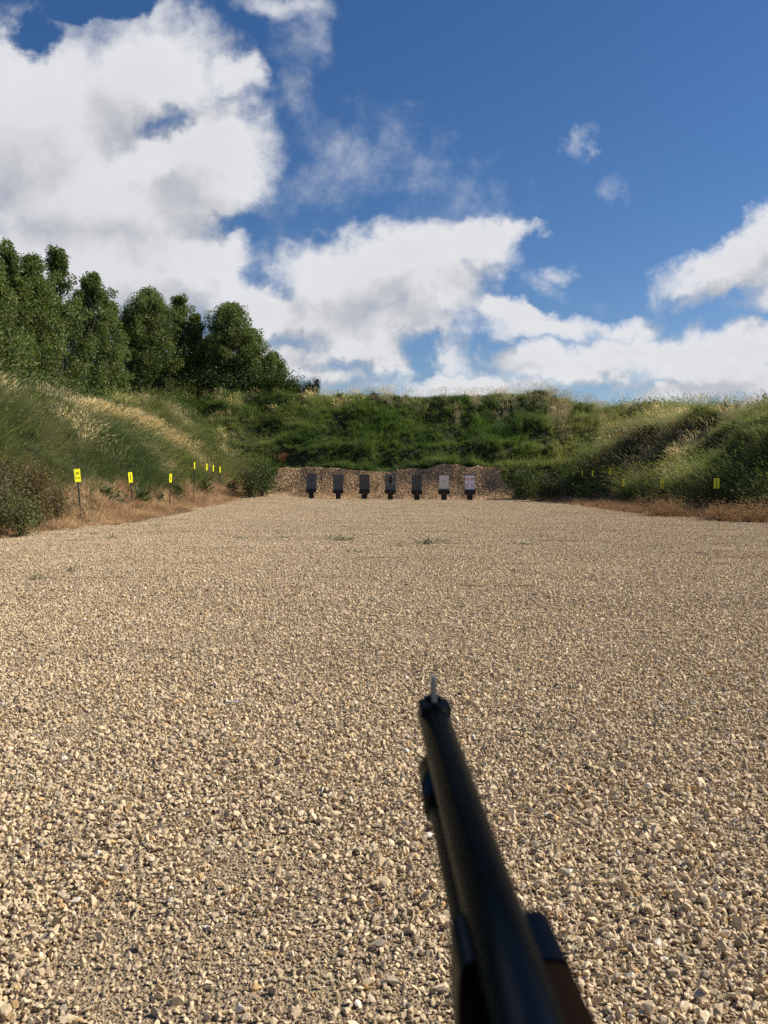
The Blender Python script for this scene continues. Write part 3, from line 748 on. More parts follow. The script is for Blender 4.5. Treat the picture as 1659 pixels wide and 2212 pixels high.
TREES = [
    (-35, 545, 44, 3.4, 'tall poplar cut by the left edge of the photo, trunk outside it', 90),
    (14, 512, 46, 2.6, 'narrow tall poplar with its pointed tip at the left edge of the photo', 70),
    (62, 538, 49, 3.6, 'broad poplar with rounded top just right of the narrow one at the left edge', 105),
    (126, 528, 53, 3.3, 'tall poplar with a flat tufted top and see-through middle', 58),
    (196, 580, 58, 3.4, 'poplar with forked top standing right of the flat-topped one', 80),
    (236, 640, 61, 2.6, 'lower poplar tucked against the forked one', 55),
    (322, 625, 67, 4.6, 'broad bushy poplar with wide dome in the middle of the row', 125),
    (280, 665, 66, 3.0, 'lower poplar filling the gap left of the broad dome', 70),
    (386, 634, 70, 2.8, 'dark poplar peeking out behind the right side of the broad dome', 62),
    (424, 678, 70, 2.5, 'slim poplar in the gap between the two bushy groups', 55),
    (495, 656, 70, 4.1, 'full dark poplar with dense top, right of the slim one', 115),
    (542, 712, 71, 3.0, 'small poplar stepping down on the right side of the dense one', 70),
    (584, 764, 72, 2.5, 'lowest poplar with drooping side, at the right end of the row', 55),
    (158, 612, 60, 3.4, 'mid-height poplar between the flat-topped and the forked ones', 75),
    (92, 590, 56, 3.4, 'poplar filling the row behind the broad left one', 75),
    (345, 655, 72, 3.6, 'poplar hidden behind the broad dome', 60),
    (455, 722, 76, 3.6, 'low poplar mostly hidden behind the slim one', 60),
]
for a in TREES: poplar(a[0], a[1], a[2], a[3], a[4], a[5])

def shrub(name, X, Y, w, h, n, col, label, leaf=(.10, .035), group=None, mat=None, stems=9, stemcol=None, cat='shrub', spiky=False, z0=None):
    z = T1(X, Y) - .05 if z0 is None else z0
    root = empty(name, (X, Y, z)); tag(root, label, cat, group)
    bm = bmesh.new(); tips = []
    for i in range(stems):
        az = RNG.uniform(0, 6.283); f = RNG.uniform(.15, .9)
        e = np.array([math.cos(az) * w * .42 * f, math.sin(az) * w * .42 * f, h * RNG.uniform(.62, 1.0) * (1 - .25 * f)])
        m = e * np.array([.35, .35, .5]); tips.append((m, e))
        limbs_bm(bm, [((0.04 * math.cos(az), .04 * math.sin(az), 0), tuple(m), .014 + .004 * h, .010), (tuple(m), tuple(e), .010, .004)])
    bm_obj('stems', bm, stemcol or M_bark, root)
    Ps, Ds = [], []
    per = n // stems
    for m, e in tips:
        f = RNG.uniform(-.5, 1.05, per) if not spiky else RNG.uniform(-.4, 1.1, per)
        c = m + (e - m) * f[:, None]
        sp = (.17 * w if not spiky else .05 * w + .02)
        c = c + RNG.normal(0, 1, (per, 3)) * sp * np.array([1, 1, .7]); c[:, 2] = np.abs(c[:, 2])
        Ps.append(c); dd = RNG.normal(0, .7, (per, 3)) + (e - m) / np.linalg.norm(e - m) * (1.3 if spiky else .35); Ds.append(dd)
    P = np.concatenate(Ps); V, F = leaf_quads(P, np.concatenate(Ds), leaf[0], leaf[1])
    c = np.array(col)[None] * RNG.uniform(.6, 1.4, (len(P), 1)) * (1 + RNG.uniform(0, 1, (len(P), 1)) * np.array([[.3, .08, 0]]))
    me = np_mesh('foliage', V, F, M_leaf, False, {'tint': ('FLOAT_COLOR', np.repeat(c, 4, 0)), 'bv': ('FLOAT_COLOR', np.ones((len(V), 3)))})
    link('foliage', me, root); return root
def at_depth(px, py, y):
    d = ray(px, py); s = y / d.y; return d.x * s, y, CAM_H + d.z * s
GREEN = (.060, .100, .028); DARK = (.040, .070, .024); LIME = (.085, .135, .030)
# undergrowth between the trees and the left bank
UB = [(20, 795, 45, 3.0, 'under the tall poplars at the left edge'), (95, 812, 49, 3.0, 'under the broad left poplar'), (160, 825, 54, 3.0, 'under the flat-topped poplar'),
      (225, 838, 60, 3.2, 'under the forked poplar'), (290, 842, 66, 3.4, 'left of the broad dome poplar'), (345, 838, 68, 3.2, 'right below the broad dome poplar'),
      (405, 828, 69, 3.2, 'under the slim poplar'), (460, 820, 69, 3.2, 'left below the dense dark poplar'), (515, 815, 70, 3.2, 'right below the dense dark poplar'), (565, 812, 70, 3.0, 'under the lowest poplar')]
for px, yt, dist, w, where in UB:
    X, Y, zt = at_depth(px, yt - 28, dist); h = zt - T1(X, Y)
    shrub('understory_bush', X, Y, w * 1.3, max(h, 1.4), 5600, (.070, .110, .036), 'dark undergrowth bush ' + where, leaf=(.13, .05), group='bushes under the poplars', stems=16, cat='bush')
# growth on the crest of the back bank
for px, yt, dist, w, n, c, lab, lf, sp in [
    (606, 797, 69, 2.8, 3800, GREEN, 'leafy sapling right of the lowest poplar on the back bank', (.13, .05), False),
    (634, 810, 69, 2.2, 2400, LIME, 'light green shrub between the leafy sapling and the spiky dark one', (.12, .045), False),
    (657, 820, 69, 1.8, 1700, DARK, 'spiky shrub with upright shoots left of the darkest one', (.16, .02), True),
    (679, 814, 69, 2.2, 2600, (.028, .052, .022), 'darkest spiky shrub with many upright shoots on the back bank', (.16, .02), True),
    (733, 838, 66, .7, 320, DARK, 'tiny forked sapling alone on the skyline of the back bank', (.12, .04), True),
    (808, 843, 66, .9, 420, DARK, 'small dark sapling on the skyline near the middle of the back bank', (.12, .04), False),
    (1395, 868, 63, 2.2, 2200, LIME, 'bright green round bush on the skyline of the right bank', (.13, .055), False),
    (1375, 876, 62, 1.6, 1200, GREEN, 'lower leafy bush just left of the bright one on the skyline', (.12, .05), False)]:
    X, Y, zt = at_depth(px, yt, dist); zg = T1(X, Y); h = max(zt - zg, .5)
    shrub('shrub', X, Y, w, h, n, c, lab, leaf=lf, spiky=sp, stems=12)
# tall weeds on the top right skyline
for i, (px, yt, lab) in enumerate([(1563, 872, 'leftmost of the thin weeds on the right skyline'), (1592, 866, 'thin weed second from the left on the right skyline'), (1615, 868, 'thin weed third from the left on the right skyline'),
                                 (1632, 850, 'tall thin weed fourth from the left on the right skyline'), (1648, 845, 'tallest thin weed, just inside the right edge of the photo'), (1668, 852, 'thin weed cut by the right edge of the photo')]):
    X, Y, zt = at_depth(px, yt, 43 - i * .5); X += 0.0
    shrub('tall_weed', X, Y, .5, min(max(zt - T1(X, Y), .6), 1.6), 130, (.060, .058, .030), lab, leaf=(.10, .03), spiky=True, stems=3, group='tall weeds on the right skyline', stemcol=M_twig, cat='weed')
# big brown-green bush at the left toe
for px, py, dep, w, h, n, c, lab in [
    (10, 1138, 21.8, 1.7, 2.15, 5200, (.14, .13, .060), 'big weedy brown-green bush at the left edge of the photo'),
    (78, 1122, 22.6, 1.25, 2.1, 4600, (.15, .12, .060), 'big rust-brown bush of dock stems left of the sign for 30 yards'),
    (45, 1150, 20.6, 1.2, 1.2, 2400, (.16, .20, .09), 'lower green bush in front of the two big brown ones'),
    (-15, 1150, 20.6, 1.4, 1.9, 2600, (.16, .19, .09), 'green bush cut by the left edge of the photo'),
    (120, 1100, 24, .9, 1.3, 1600, (.13, .13, .06), 'thin olive bush touching the post of the 30 yards sign')]:
    X, Y, Z = at_depth(px, py, dep)
    shrub('weedy_bush', X, Y, w, h, n, c, lab, leaf=(.060, .017), stems=26, stemcol=M_twig, cat='bush')
for px, py, yt, dep, w, n, c, lab in [
    (566, 1070, 985, 52.5, 2.3, 3600, GREEN, 'round green bush at the left end of the wood chips'), (540, 1065, 1000, 51, 1.6, 2000, (.075, .10, .04), 'lower olive bush left of the round one at the left end of the wood chips'),
    (1135, 1070, 985, 52.5, 2.2, 3000, GREEN, 'green bush overhanging the right end of the wood chips'), (1182, 1075, 1010, 49.5, 1.8, 2200, (.075, .10, .04), 'olive bush right of the one overhanging the wood chips')]:
    X, Y, Z = at_depth(px, py, dep); X2, Y2, zt = at_depth(px, yt, dep)
    shrub('bank_bush', X, Y, w, max(zt - T1(X, Y), .8), n, c, lab, leaf=(.10, .032), stems=22, cat='bush')
# plants along the feet of the banks
def plant(name, px, py, w, h, n, col, lab, leaf, sp=False, stems=8, stemcol=None, cat='plant', group=None):
    X, Y, Z = hit(px, py); return shrub(name, X, Y, w, h, n, col, lab, leaf=leaf, spiky=sp, stems=stems, stemcol=stemcol, cat=cat, group=group)
plant('leafy_shrub', 1277, 1082, 1.6, 1.1, 1300, (.13, .22, .06), 'light green leafy shrub among the dry grass on the right', (.13, .055), cat='shrub')
plant('broadleaf_plant', 297, 1088, .8, .55, 34, (.035, .085, .025), 'dark broad-leaved plant at the foot of the 25 yards sign on the left', (.42, .05), True, 5)
plant('broadleaf_plant', 345, 1088, .5, .4, 40, (.06, .10, .035), 'smaller broad-leaved plant right of the dark one by the 25 yards sign', (.20, .04), True, 4)
plant('weed_patch', 235, 1085, 1.0, .55, 120, (.055, .095, .032), 'loose leafy weeds between the 30 and 25 yards signs on the left', (.16, .04), cat='weed')
plant('weed_patch', 372, 1078, 1.4, .7, 500, (.05, .085, .028), 'green weeds below the third sign on the left', (.11, .04), cat='weed')
plant('weed_patch', 438, 1062, 1.3, .9, 600, (.055, .10, .030), 'green weeds under the far row of signs on the left', (.11, .04), cat='weed')
plant('weed_patch', 505, 1066, 1.2, 1.0, 600, (.075, .075, .035), 'brownish weeds at the far left corner of the gravel', (.10, .03), cat='weed')
plant('dry_weed', 178, 1135, .5, .5, 60, (.09, .05, .025), 'small dead brown weed in the dry grass under the 30 yards sign', (.10, .03), stemcol=M_twig, cat='weed')
X, Y, Z = hit(608, 888); shrub('dead_bush', X, Y, 1.6, .8, 1400, (.26, .15, .085), 'small rust dead bush alone on the green back bank below the last trees', leaf=(.10, .012), stems=14, stemcol=M_twig, spiky=True, cat='bush')
# reddish mounds of dead weed
for px, py, w, h, lab in [(1440, 1122, 2.2, .42, 'largest rust-coloured mound of dead weed, below the 20 yards sign on the right'), (1395, 1110, 1.5, .5, 'rust mound of dead weed left of the largest one'),
                          (1232, 1083, 1.9, .75, 'pale rust mound of dead weed left of the light green shrub'), (1290, 1090, .9, .5, 'small rust mound under the light green shrub'),
                          (1560, 1130, 1.6, .42, 'low rust mound of dead weed below the 25 yards sign on the right'), (1635, 1135, 2.0, .5, 'rust mound of dead weed at the right edge of the photo')]:
    X, Y, Z = hit(px, py - 6); shrub('dead_weed_mound', X, Y, w, h, int(7000 * w / 2), (.30, .20, .12), lab, leaf=(.07, .007), stems=20, stemcol=M_twig, group='rust mounds of dead weed', cat='weed')

# ------------------------------------------------------------------ small tufts on the gravel
def tufts():
    base = clump_mesh(40, .09, .05, .16, .006, M_straw, lean=0, curl=.3, side=.7)
    m, nt, N, L = new_mat('tuft_green')
    p = N('ShaderNodeBsdfPrincipled'); a = N('ShaderNodeAttribute'); a.attribute_name = 'bv'
    mx = N('ShaderNodeMix'); mx.data_type = 'RGBA'; mx.blend_type = 'MULTIPLY'; mx.inputs['Factor'].default_value = 1
    mx.inputs['A'].default_value = (.085, .12, .04, 1); L(a.outputs['Color'], mx.inputs['B']); L(mx.outputs['Result'], p.inputs['Base Color'])
    o = N('ShaderNodeOutputMaterial'); L(p.outputs[0], o.inputs[0])
    base.materials.clear(); base.materials.append(m)
    for px, py, s, z, lab in [(80, 1272, 1.1, 1, 'grey-green tuft on the gravel nearest the left edge'), (157, 1256, 1.2, 1, 'round tuft on the gravel right of the one nearest the left edge'),
                       (240, 1176, 1.3, 1, 'tuft near the dry grass, left side of the gravel'), (205, 1168, 1.2, .8, 'paler tuft left of the one near the dry grass'), (335, 1148, 1.2, .8, 'tuft at the edge of the dry grass'),
                       (735, 1180, 3.4, .45, 'widest flat green tuft in the middle of the gravel'), (610, 1165, 2.0, .35, 'flat dark tuft left of the widest one'), (612, 1176, 1.8, .3, 'flat tuft just below the flat dark one'),
                       (525, 1176, 1.9, .3, 'flat tuft farthest left of the middle ones'), (770, 1210, 1.8, .4, 'small green tuft below the widest one'), (935, 1190, 3.6, .5, 'loose bright green tuft right of the centre'),
                       (868, 1194, 1.8, .4, 'faint tuft between the widest and the bright green one'), (1130, 1192, 2.0, .4, 'faint tuft on the right half of the gravel')]:
        d = ray(px, py); t = CAM_H / -d.z; X, Y = d.x * t, d.y * t
        o = link('grass_tuft', base, loc=(X, Y, T1(X, Y) + .01), rot=(0, 0, random.random() * 6)); o.scale = (s, s, s * z * .8)
        tag(o, lab, 'grass tuft', 'tufts growing through the gravel')
tufts()

# ------------------------------------------------------------------ text helper
def text_mesh(txt, size, mat, bold=0.0, squash=1.0):
    cu = bpy.data.curves.new('lettering', 'FONT'); cu.body = txt; cu.size = size; cu.align_x = 'CENTER'; cu.align_y = 'CENTER'; cu.extrude = 0.0012; cu.offset = bold
    ob = bpy.data.objects.new('lettering', cu); COL.objects.link(ob)
    bpy.context.view_layer.update()
    me = bpy.data.meshes.new_from_object(ob.evaluated_get(bpy.context.evaluated_depsgraph_get()))
    bpy.data.objects.remove(ob); bpy.data.curves.remove(cu)
    me.materials.clear(); me.materials.append(mat); return me
def join_meshes(name, items, mat):
    bm = bmesh.new()
    for me, M in items:
        b = bmesh.new(); b.from_mesh(me); bmesh.ops.transform(b, matrix=M, verts=b.verts); t = bpy.data.meshes.new('t'); b.to_mesh(t); b.free(); bm.from_mesh(t); bpy.data.meshes.remove(t)
    out = bpy.data.meshes.new(name); bm.to_mesh(out); bm.free(); out.materials.append(mat); return out
FACE = Matrix.Rotation(math.pi / 2, 4, 'X')      # text plane XY -> XZ, facing -Y

# ------------------------------------------------------------------ distance signs
M_yel = simple('yellow_sign_paint', (.90, .90, .01), .45, var=.03, scale=8)
M_ink = simple('black_ink', (.04, .06, .01), .5, var=.05)
M_post = simple('painted_post', (.018, .022, .020), .5, var=.3, scale=30)
M_back = simple('sign_edge', (.55, .55, .50), .5, metal=.3, var=.1)
def rounded_panel(w, h, t, r):
    bm = bmesh.new(); pts = []
    for cx, cz, a0 in ((w / 2 - r, h / 2 - r, 0), (-w / 2 + r, h / 2 - r, 90), (-w / 2 + r, -h / 2 + r, 180), (w / 2 - r, -h / 2 + r, 270)):
        for k in range(6):
            a = R(a0 + 18 * k); pts.append((cx + r * math.cos(a), cz + r * math.sin(a)))
    f = bm.faces.new([bm.verts.new((x, -t / 2, z)) for x, z in pts])
    r2 = bmesh.ops.extrude_face_region(bm, geom=[f]); bmesh.ops.translate(bm, vec=(0, t, 0), verts=[v for v in r2['geom'] if isinstance(v, bmesh.types.BMVert)])
    bmesh.ops.recalc_face_normals(bm, faces=bm.faces); return bm
def sign(px, pytop, pybot, side, lines, yaw, label, foot_drop=0.55, tilt=0.0, X=None, dist=None, group='yellow distance signs'):
    """px,pytop / pybot: top and bottom of the yellow panel"""
    d = ray(px, (pytop + pybot) / 2)
    Y = dist; s = Y / d.y; Xw = d.x * s; Zc = CAM_H + d.z * s
    H = (pybot - pytop) / 1789 * Y; W = H * .52
    zg = T1(Xw, Y)
    root = empty('distance_sign', (Xw, Y, zg - .05), (0, tilt, yaw)); tag(root, label, 'sign', group)
    zc = Zc - zg + .05
    pb = zc + H / 2 - .01
    bm = bmesh.new(); add_box(bm, (0, .014, pb / 2 - .12), (.046, .022, pb + .24)); add_box(bm, (0, .024, pb / 2 - .12), (.014, .02, pb + .24))
    bm_obj('post', bm, M_post, root)
    pan = bm_obj('panel', rounded_panel(W, H, .006, .022), M_yel, root, loc=(0, -.002, zc))
    for txt, size, dz, b in lines:
        if txt: link('lettering', join_meshes('lettering', [(text_mesh(txt, size * H, M_ink, b * H), FACE)], M_ink), pan, loc=(0, -.005, dz * H))
    return root
st = lambda a, b: [(a, .40, .22, .008), (b, .40, -.10, .008), ('YARDS', .105, -.40, .0)]
PX = 1659 / 3024
def P_(x): return x * PX
# left bank (source pixels of panel): x, ytop, ybot
sign(P_(318), P_(1846), P_(1897), -1, [('*', .12, .40, 0), ('30', .27, .16, .004), ('Yards', .17, -.19, .0)], R(52), 'yellow sign reading 30 Yards on a black post, nearest on the left bank', dist=26, tilt=-.09)
sign(P_(523), P_(1859), P_(1900), -1, st('2', '5'), R(62), 'leaning yellow sign second from the front on the left bank, above the dark broad-leaved plant', dist=31, tilt=-.10)
sign(P_(667.5), P_(1865), P_(1900), -1, st('2', '0'), R(74), 'yellow sign third from the front on the left bank', dist=36, tilt=.06)
sign(P_(764), P_(1819), P_(1846), -1, [], R(85), 'thin edge-on yellow sign, leftmost of the far four on the left bank', dist=44.5, tilt=.05)
sign(P_(812), P_(1826), P_(1853), -1, st('7', ''), R(79), 'edge-on yellow sign, second of the far four on the left bank', dist=47, tilt=.05)
sign(P_(838.5), P_(1831), P_(1856), -1, [], R(85), 'edge-on yellow sign, third of the far four on the left bank', dist=49.0, tilt=.04)
sign(P_(865), P_(1837), P_(1861), -1, [], R(84), 'edge-on yellow sign, rightmost of the far four on the left bank', dist=51, tilt=.04)
# right bank
sign(P_(2821.5), P_(1883), P_(1923), 1, st('2', '5'), R(-25), 'yellow sign reading 25 yards, nearest on the right bank', dist=31)
sign(P_(2606.5), P_(1888.5), P_(1922.5), 1, st('2', '0'), R(-60), 'yellow sign reading 20 yards above the largest rust mound on the right bank', dist=36, tilt=.02)
sign(P_(2455), P_(1886), P_(1915), 1, st('1', '5'), R(-76), 'yellow sign third from the front on the right bank', dist=40.5)
sign(P_(2403), P_(1844.5), P_(1869.5), 1, [], R(-82), 'dull yellow sign edge-on, nearest of the far four on the right bank', dist=44.5)
sign(P_(2333), P_(1852), P_(1876.5), 1, [], R(-82), 'dull edge-on sign behind the light green shrub on the right bank', dist=46.5)
sign(P_(2293), P_(1850), P_(1876), 1, [], R(-86), 'greyish edge-on sign left of the one behind the light green shrub', dist=48.5)
sign(P_(2255.5), P_(1854), P_(1878), 1, [], R(-86), 'farthest greyish sign on the right bank', dist=50.5)
# bare stake
X, Y, _ = at_depth(P_(762), P_(1925), 41.5); zg = T1(X, Y); d = ray(P_(765), P_(1866)); zt = CAM_H + d.z * 41.5 / d.y
bm = bmesh.new(); add_cyl(bm, (0, 0, -.2), (0.03, 0, zt - zg), .016, .016, 8)
o = bm_obj('bare_stake', bm, M_post, loc=(X, Y, zg)); tag(o, 'bare dark stake without a panel in front of the far signs on the left', 'stake')
X, Y, _ = at_depth(P_(638), P_(1932), 36.5); zg = T1(X, Y); d = ray(P_(640), P_(1895)); zt = CAM_H + d.z * 36.5 / d.y
bm = bmesh.new(); add_cyl(bm, (0, 0, -.2), (0.02, 0, zt - zg), .016, .016, 8)
o = bm_obj('bare_stake', bm, M_twig, loc=(X, Y, zg)); tag(o, 'short brown stake left of the third sign on the left bank', 'stake')

# ------------------------------------------------------------------ target stands
def board_mat(name, col, smudge):
    m, nt, N, L = new_mat(name)
    p = N('ShaderNodeBsdfPrincipled'); o = N('ShaderNodeOutputMaterial'); L(p.outputs[0], o.inputs[0])
    tc = N('ShaderNodeTexCoord'); n = N('ShaderNodeTexNoise'); n.inputs['Scale'].default_value = 9; n.inputs['Detail'].default_value = 7; L(tc.outputs['Object'], n.inputs['Vector'])
    v = N('ShaderNodeTexVoronoi'); v.inputs['Scale'].default_value = 46; L(tc.outputs['Object'], v.inputs['Vector'])
    mp = N('ShaderNodeMapping'); mp.inputs['Location'].default_value = (0, 0, -.12 / .20); mp.inputs['Scale'].default_value = (1 / .13, 0, 1 / .20); L(tc.outputs['Object'], mp.inputs['Vector'])
    ln = N('ShaderNodeVectorMath'); ln.operation = 'LENGTH'; L(mp.outputs[0], ln.inputs[0])
    f = N('ShaderNodeMapRange'); f.interpolation_type = 'SMOOTHSTEP'; L(ln.outputs['Value'], f.inputs[0]); f.inputs[1].default_value = 0; f.inputs[2].default_value = 1.3; f.inputs[3].default_value = smudge; f.inputs[4].default_value = 0
    h = N('ShaderNodeMath'); h.operation = 'LESS_THAN'; L(v.outputs['Distance'], h.inputs[0]); h.inputs[1].default_value = 0.42
    mu = N('ShaderNodeMath'); mu.operation = 'MULTIPLY'; L(f.outputs[0], mu.inputs[0])
    ad = N('ShaderNodeMath'); ad.operation = 'MULTIPLY_ADD'; L(h.outputs[0], ad.inputs[0]); ad.inputs[1].default_value = .6; ad.inputs[2].default_value = .35; L(ad.outputs[0], mu.inputs[1])
    mx = N('ShaderNodeMix'); mx.data_type = 'RGBA'; L(n.outputs['Fac'], mx.inputs['Factor']); mx.inputs['A'].default_value = (*[c * .8 for c in col], 1); mx.inputs['B'].default_value = (*[c * 1.2 for c in col], 1)
    m2 = N('ShaderNodeMix'); m2.data_type = 'RGBA'; L(mu.outputs[0], m2.inputs['Factor']); L(mx.outputs['Result'], m2.inputs['A']); m2.inputs['B'].default_value = (.02, .02, .02, 1)
    L(m2.outputs['Result'], p.inputs['Base Color']); p.inputs['Roughness'].default_value = .6
    return m
M_board = board_mat('grey_board', (.105, .110, .124), .9)
M_board2 = board_mat('darker_grey_board', (.075, .079, .086), .8)
M_black = simple('black_steel', (.008, .008, .008), .7, var=.3, scale=14, bump=.2)
M_num = simple('tan_number_paint', (.115, .075, .042), .7, var=.3, scale=30)
M_white = simple('target_paper', (.62, .60, .56), .6, var=.03)
M_cream = simple('cream_paper', (.78, .76, .68), .6, var=.04)
M_lilac = simple('lilac_white_paper', (.86, .82, .92), .28, var=.03)
M_red = simple('red_ink', (.50, .06, .08), .5, var=.05); M_blue = simple('faint_blue_ink', (.30, .33, .55), .6, var=.05)
M_violet = simple('violet_ink', (.28, .22, .40), .6, var=.05)
M_olive = simple('olive_paper', (.085, .085, .055), .7, var=.3, scale=30); M_tan = simple('tan_edge', (.20, .18, .12), .7)
M_blk = simple('black_paper', (.012, .012, .014), .6); M_org = simple('orange_ink', (.55, .07, .02), .5)
M_glare = simple('painted_glare_white', (.95, .95, .95), .2)
M_edge = simple('raw_board_edge', (.55, .50, .44), .8)
def disc(bm, cx, cz, r, y, n=20, squash=1):
    f = bm.faces.new([bm.verts.new((cx + r * math.cos(2 * math.pi * k / n) * squash, y, cz + r * math.sin(2 * math.pi * k / n))) for k in range(n)]); return f
def ring(bm, cx, cz, r0, r1, y, n=24):
    a = [bm.verts.new((cx + r0 * math.cos(2 * math.pi * k / n), y, cz + r0 * math.sin(2 * math.pi * k / n))) for k in range(n)]
    b = [bm.verts.new((cx + r1 * math.cos(2 * math.pi * k / n), y, cz + r1 * math.sin(2 * math.pi * k / n))) for k in range(n)]
    for k in range(n): bm.faces.new([a[k], b[k], b[(k + 1) % n], a[(k + 1) % n]])
def stand(i, srcx, srcy, label, lean=0.0, yaw=0.0, mat=None, hgt=1.02):
    d = ray(P_(srcx), P_(srcy)); t = CAM_H / -d.z; X, Y = d.x * t, d.y * t
    z = T1(X, Y)
    root = empty('target_stand', (X, Y, z), (0, 0, yaw)); tag(root, label, 'target stand', 'seven numbered target stands')
    bm = bmesh.new(); add_box(bm, (0, 0, .26), (.335, .20, .72)); bm_obj('post', bm, M_black, root, bevel=.008)
    bm = bmesh.new(); add_box(bm, (0, -.02, .505), (.69, .26, .22))
    for sx in (-.27, .27): add_box(bm, (sx, -.152, .50), (.03, .012, .03))
    bm_obj('board_holder', bm, M_black, root, bevel=.008)
    bd = empty('tmp', (0, 0, 0)); bpy.data.objects.remove(bd)
    bm = bmesh.new(); add_box(bm, (0, 0, 0), (.665, .035, hgt + .06))
    for v in bm.verts: v.co += Vector(RNG.normal(0, .004, 3)) * Vector((1, .3, 1)).length * .5
    b = bm_obj('board', bm, mat or M_board, root, loc=(lean * .5, -.01, .60 + hgt / 2 - .01), rot=(0, lean, 0), bevel=.003)
    b.data.materials.append(M_edge)
    for p in b.data.polygons:
        if abs(p.normal.x) > .9: p.material_index = 1
    if i != 1:
        link('number', join_meshes('number', [(text_mesh(str(i), .30, M_num, .004), Matrix.Translation((0, -.1535, .44)) @ FACE)], M_num), root)
    return root, b
def sheet(board, w, h, cz, mat, cx=0.0, name='paper_sheet'):
    bm = bmesh.new(); add_box(bm, (cx, -.0215, cz), (w, .003, h)); s = bm_obj(name, bm, mat, board); return s
def marks(parent, fn, mat, name='printed_marks'):
    bm = bmesh.new(); fn(bm); bmesh.ops.recalc_face_normals(bm, faces=bm.faces); return bm_obj(name, bm, mat, parent)
s1, b1 = stand(1, 1225.6, 1974, 'leaning grey board with dark shot-up centre, leftmost of the seven target stands', lean=.045, yaw=.08)
s2, b2 = stand(2, 1332, 1974.5, 'plain grey board with dark smudge, second target stand from the left', yaw=.04)
s3, b3 = stand(3, 1435, 1976, 'stand number 3 whose grey board carries a small olive square', mat=M_board2, hgt=1.0)
sheet(b3, .31, .32, .13, M_olive)
marks(b3, lambda bm: [add_box(bm, (x, -.0245, .13 + z), s) for x, z, s in ((0, .155, (.31, .003, .012)), (0, -.17, (.22, .003, .02)), (.15, 0, (.012, .003, .3)), (-.15, 0, (.012, .003, .3)), (0, .05, (.02, .003, .02)), (-.06, -.05, (.02, .003, .02)), (.05, -.08, (.02, .003, .02)))], M_tan, 'paper_edging')
s4, b4 = stand(4, 1537, 1977, 'stand number 4 whose board carries a black silhouette target with a red centre')
sheet(b4, .35, .50, .17, M_white)
def octo(bm):
    w, h, c = .155, .235, .06; pts = [(-w, -h + c), (-w + c, -h), (w - c, -h), (w, -h + c), (w, h - c * .5), (w - c * .6, h - c * .5), (w - c * .9, h), (-w + c * .9, h), (-w + c * .6, h - c * .5), (-w, h - c * .5)]
    bm.faces.new([bm.verts.new((x, -.0245, .17 + z)) for x, z in pts])
marks(b4, octo, M_blk, 'silhouette'); marks(b4, lambda bm: disc(bm, 0, .19, .042, -.0265), M_org, 'red_centre')
s5, b5 = stand(5, 1641, 1977.5, 'stand number 5 with the darkest plain grey board', mat=M_board2, yaw=.01)
s6, b6 = stand(6, 1748, 1979, 'stand number 6 with a large cream paper sheet filling its board')
sheet(b6, .61, .83, .05, M_cream)
def faint(bm):
    ring(bm, 0, .06, .10, .115, -.0245); add_box(bm, (0, -.0245, .06), (.16, .002, .008)); add_box(bm, (0, -.0245, .06), (.008, .0024, .3)); ring(bm, 0, -.10, .02, .035, -.0245)
marks(b6, faint, M_blue)
for x, z in ((-.24, .42), (.24, .42), (-.24, -.32), (.24, -.32)): marks(b6, lambda bm: disc(bm, x, z, .014, -.0245, 8), M_blk, 'tack')
s7, b7 = stand(7, 1850, 1979.5, 'stand number 7 with a glossy white sheet of red bullseyes, rightmost of the seven')
sheet(b7, .60, .86, .03, M_lilac, cx=-.01)
def bull(cx):
    def f(bm): ring(bm, cx, .235, .092, .112, -.0245); ring(bm, cx, .235, .052, .072, -.0245); disc(bm, cx, .235, .03, -.0245)
    return f
for cx in (-.15, .14): marks(b7, bull(cx), M_red, 'bullseye')
marks(b7, lambda bm: (ring(bm, -.17, -.18, .05, .065, -.0245), disc(bm, -.17, -.18, .032, -.0245)), M_red, 'small_bullseye')
for cx, cz in ((-.25, -.07), (-.09, -.07), (-.25, -.28), (-.09, -.28)): marks(b7, lambda bm: disc(bm, cx, cz, .035, -.0245, 4), M_red, 'red_diamond')
for x, z in ((.09, -.12), (.20, -.12), (.09, -.24), (.20, -.24)): marks(b7, lambda bm: ring(bm, x, z, .014, .042, -.0245, 12), M_violet, 'violet_ring')
for cx, cz, a in ((-.235, .10, .5), (.045, .12, .35), (.06, -.28, .5)):  # glare on the shiny sheet, painted as white bits
    def glare_shape(bm):
        pts = [(-.022, .05), (.018, .045), (.026, -.03), (.01, -.055), (-.014, -.03)]
        bm.faces.new([bm.verts.new((cx + x * math.cos(a) + z * math.sin(-a), -.0265, cz + z * math.cos(a) + x * math.sin(-a) * -1)) for x, z in pts])
    marks(b7, glare_shape, M_glare, 'painted_glare')
for b, mm in ((b4, M_white), (b6, M_white)):
    bm = bmesh.new(); add_box(bm, (0, -.012, .535), (.66, .03, .014)); bm_obj('top_strip', bm, M_edge, b)

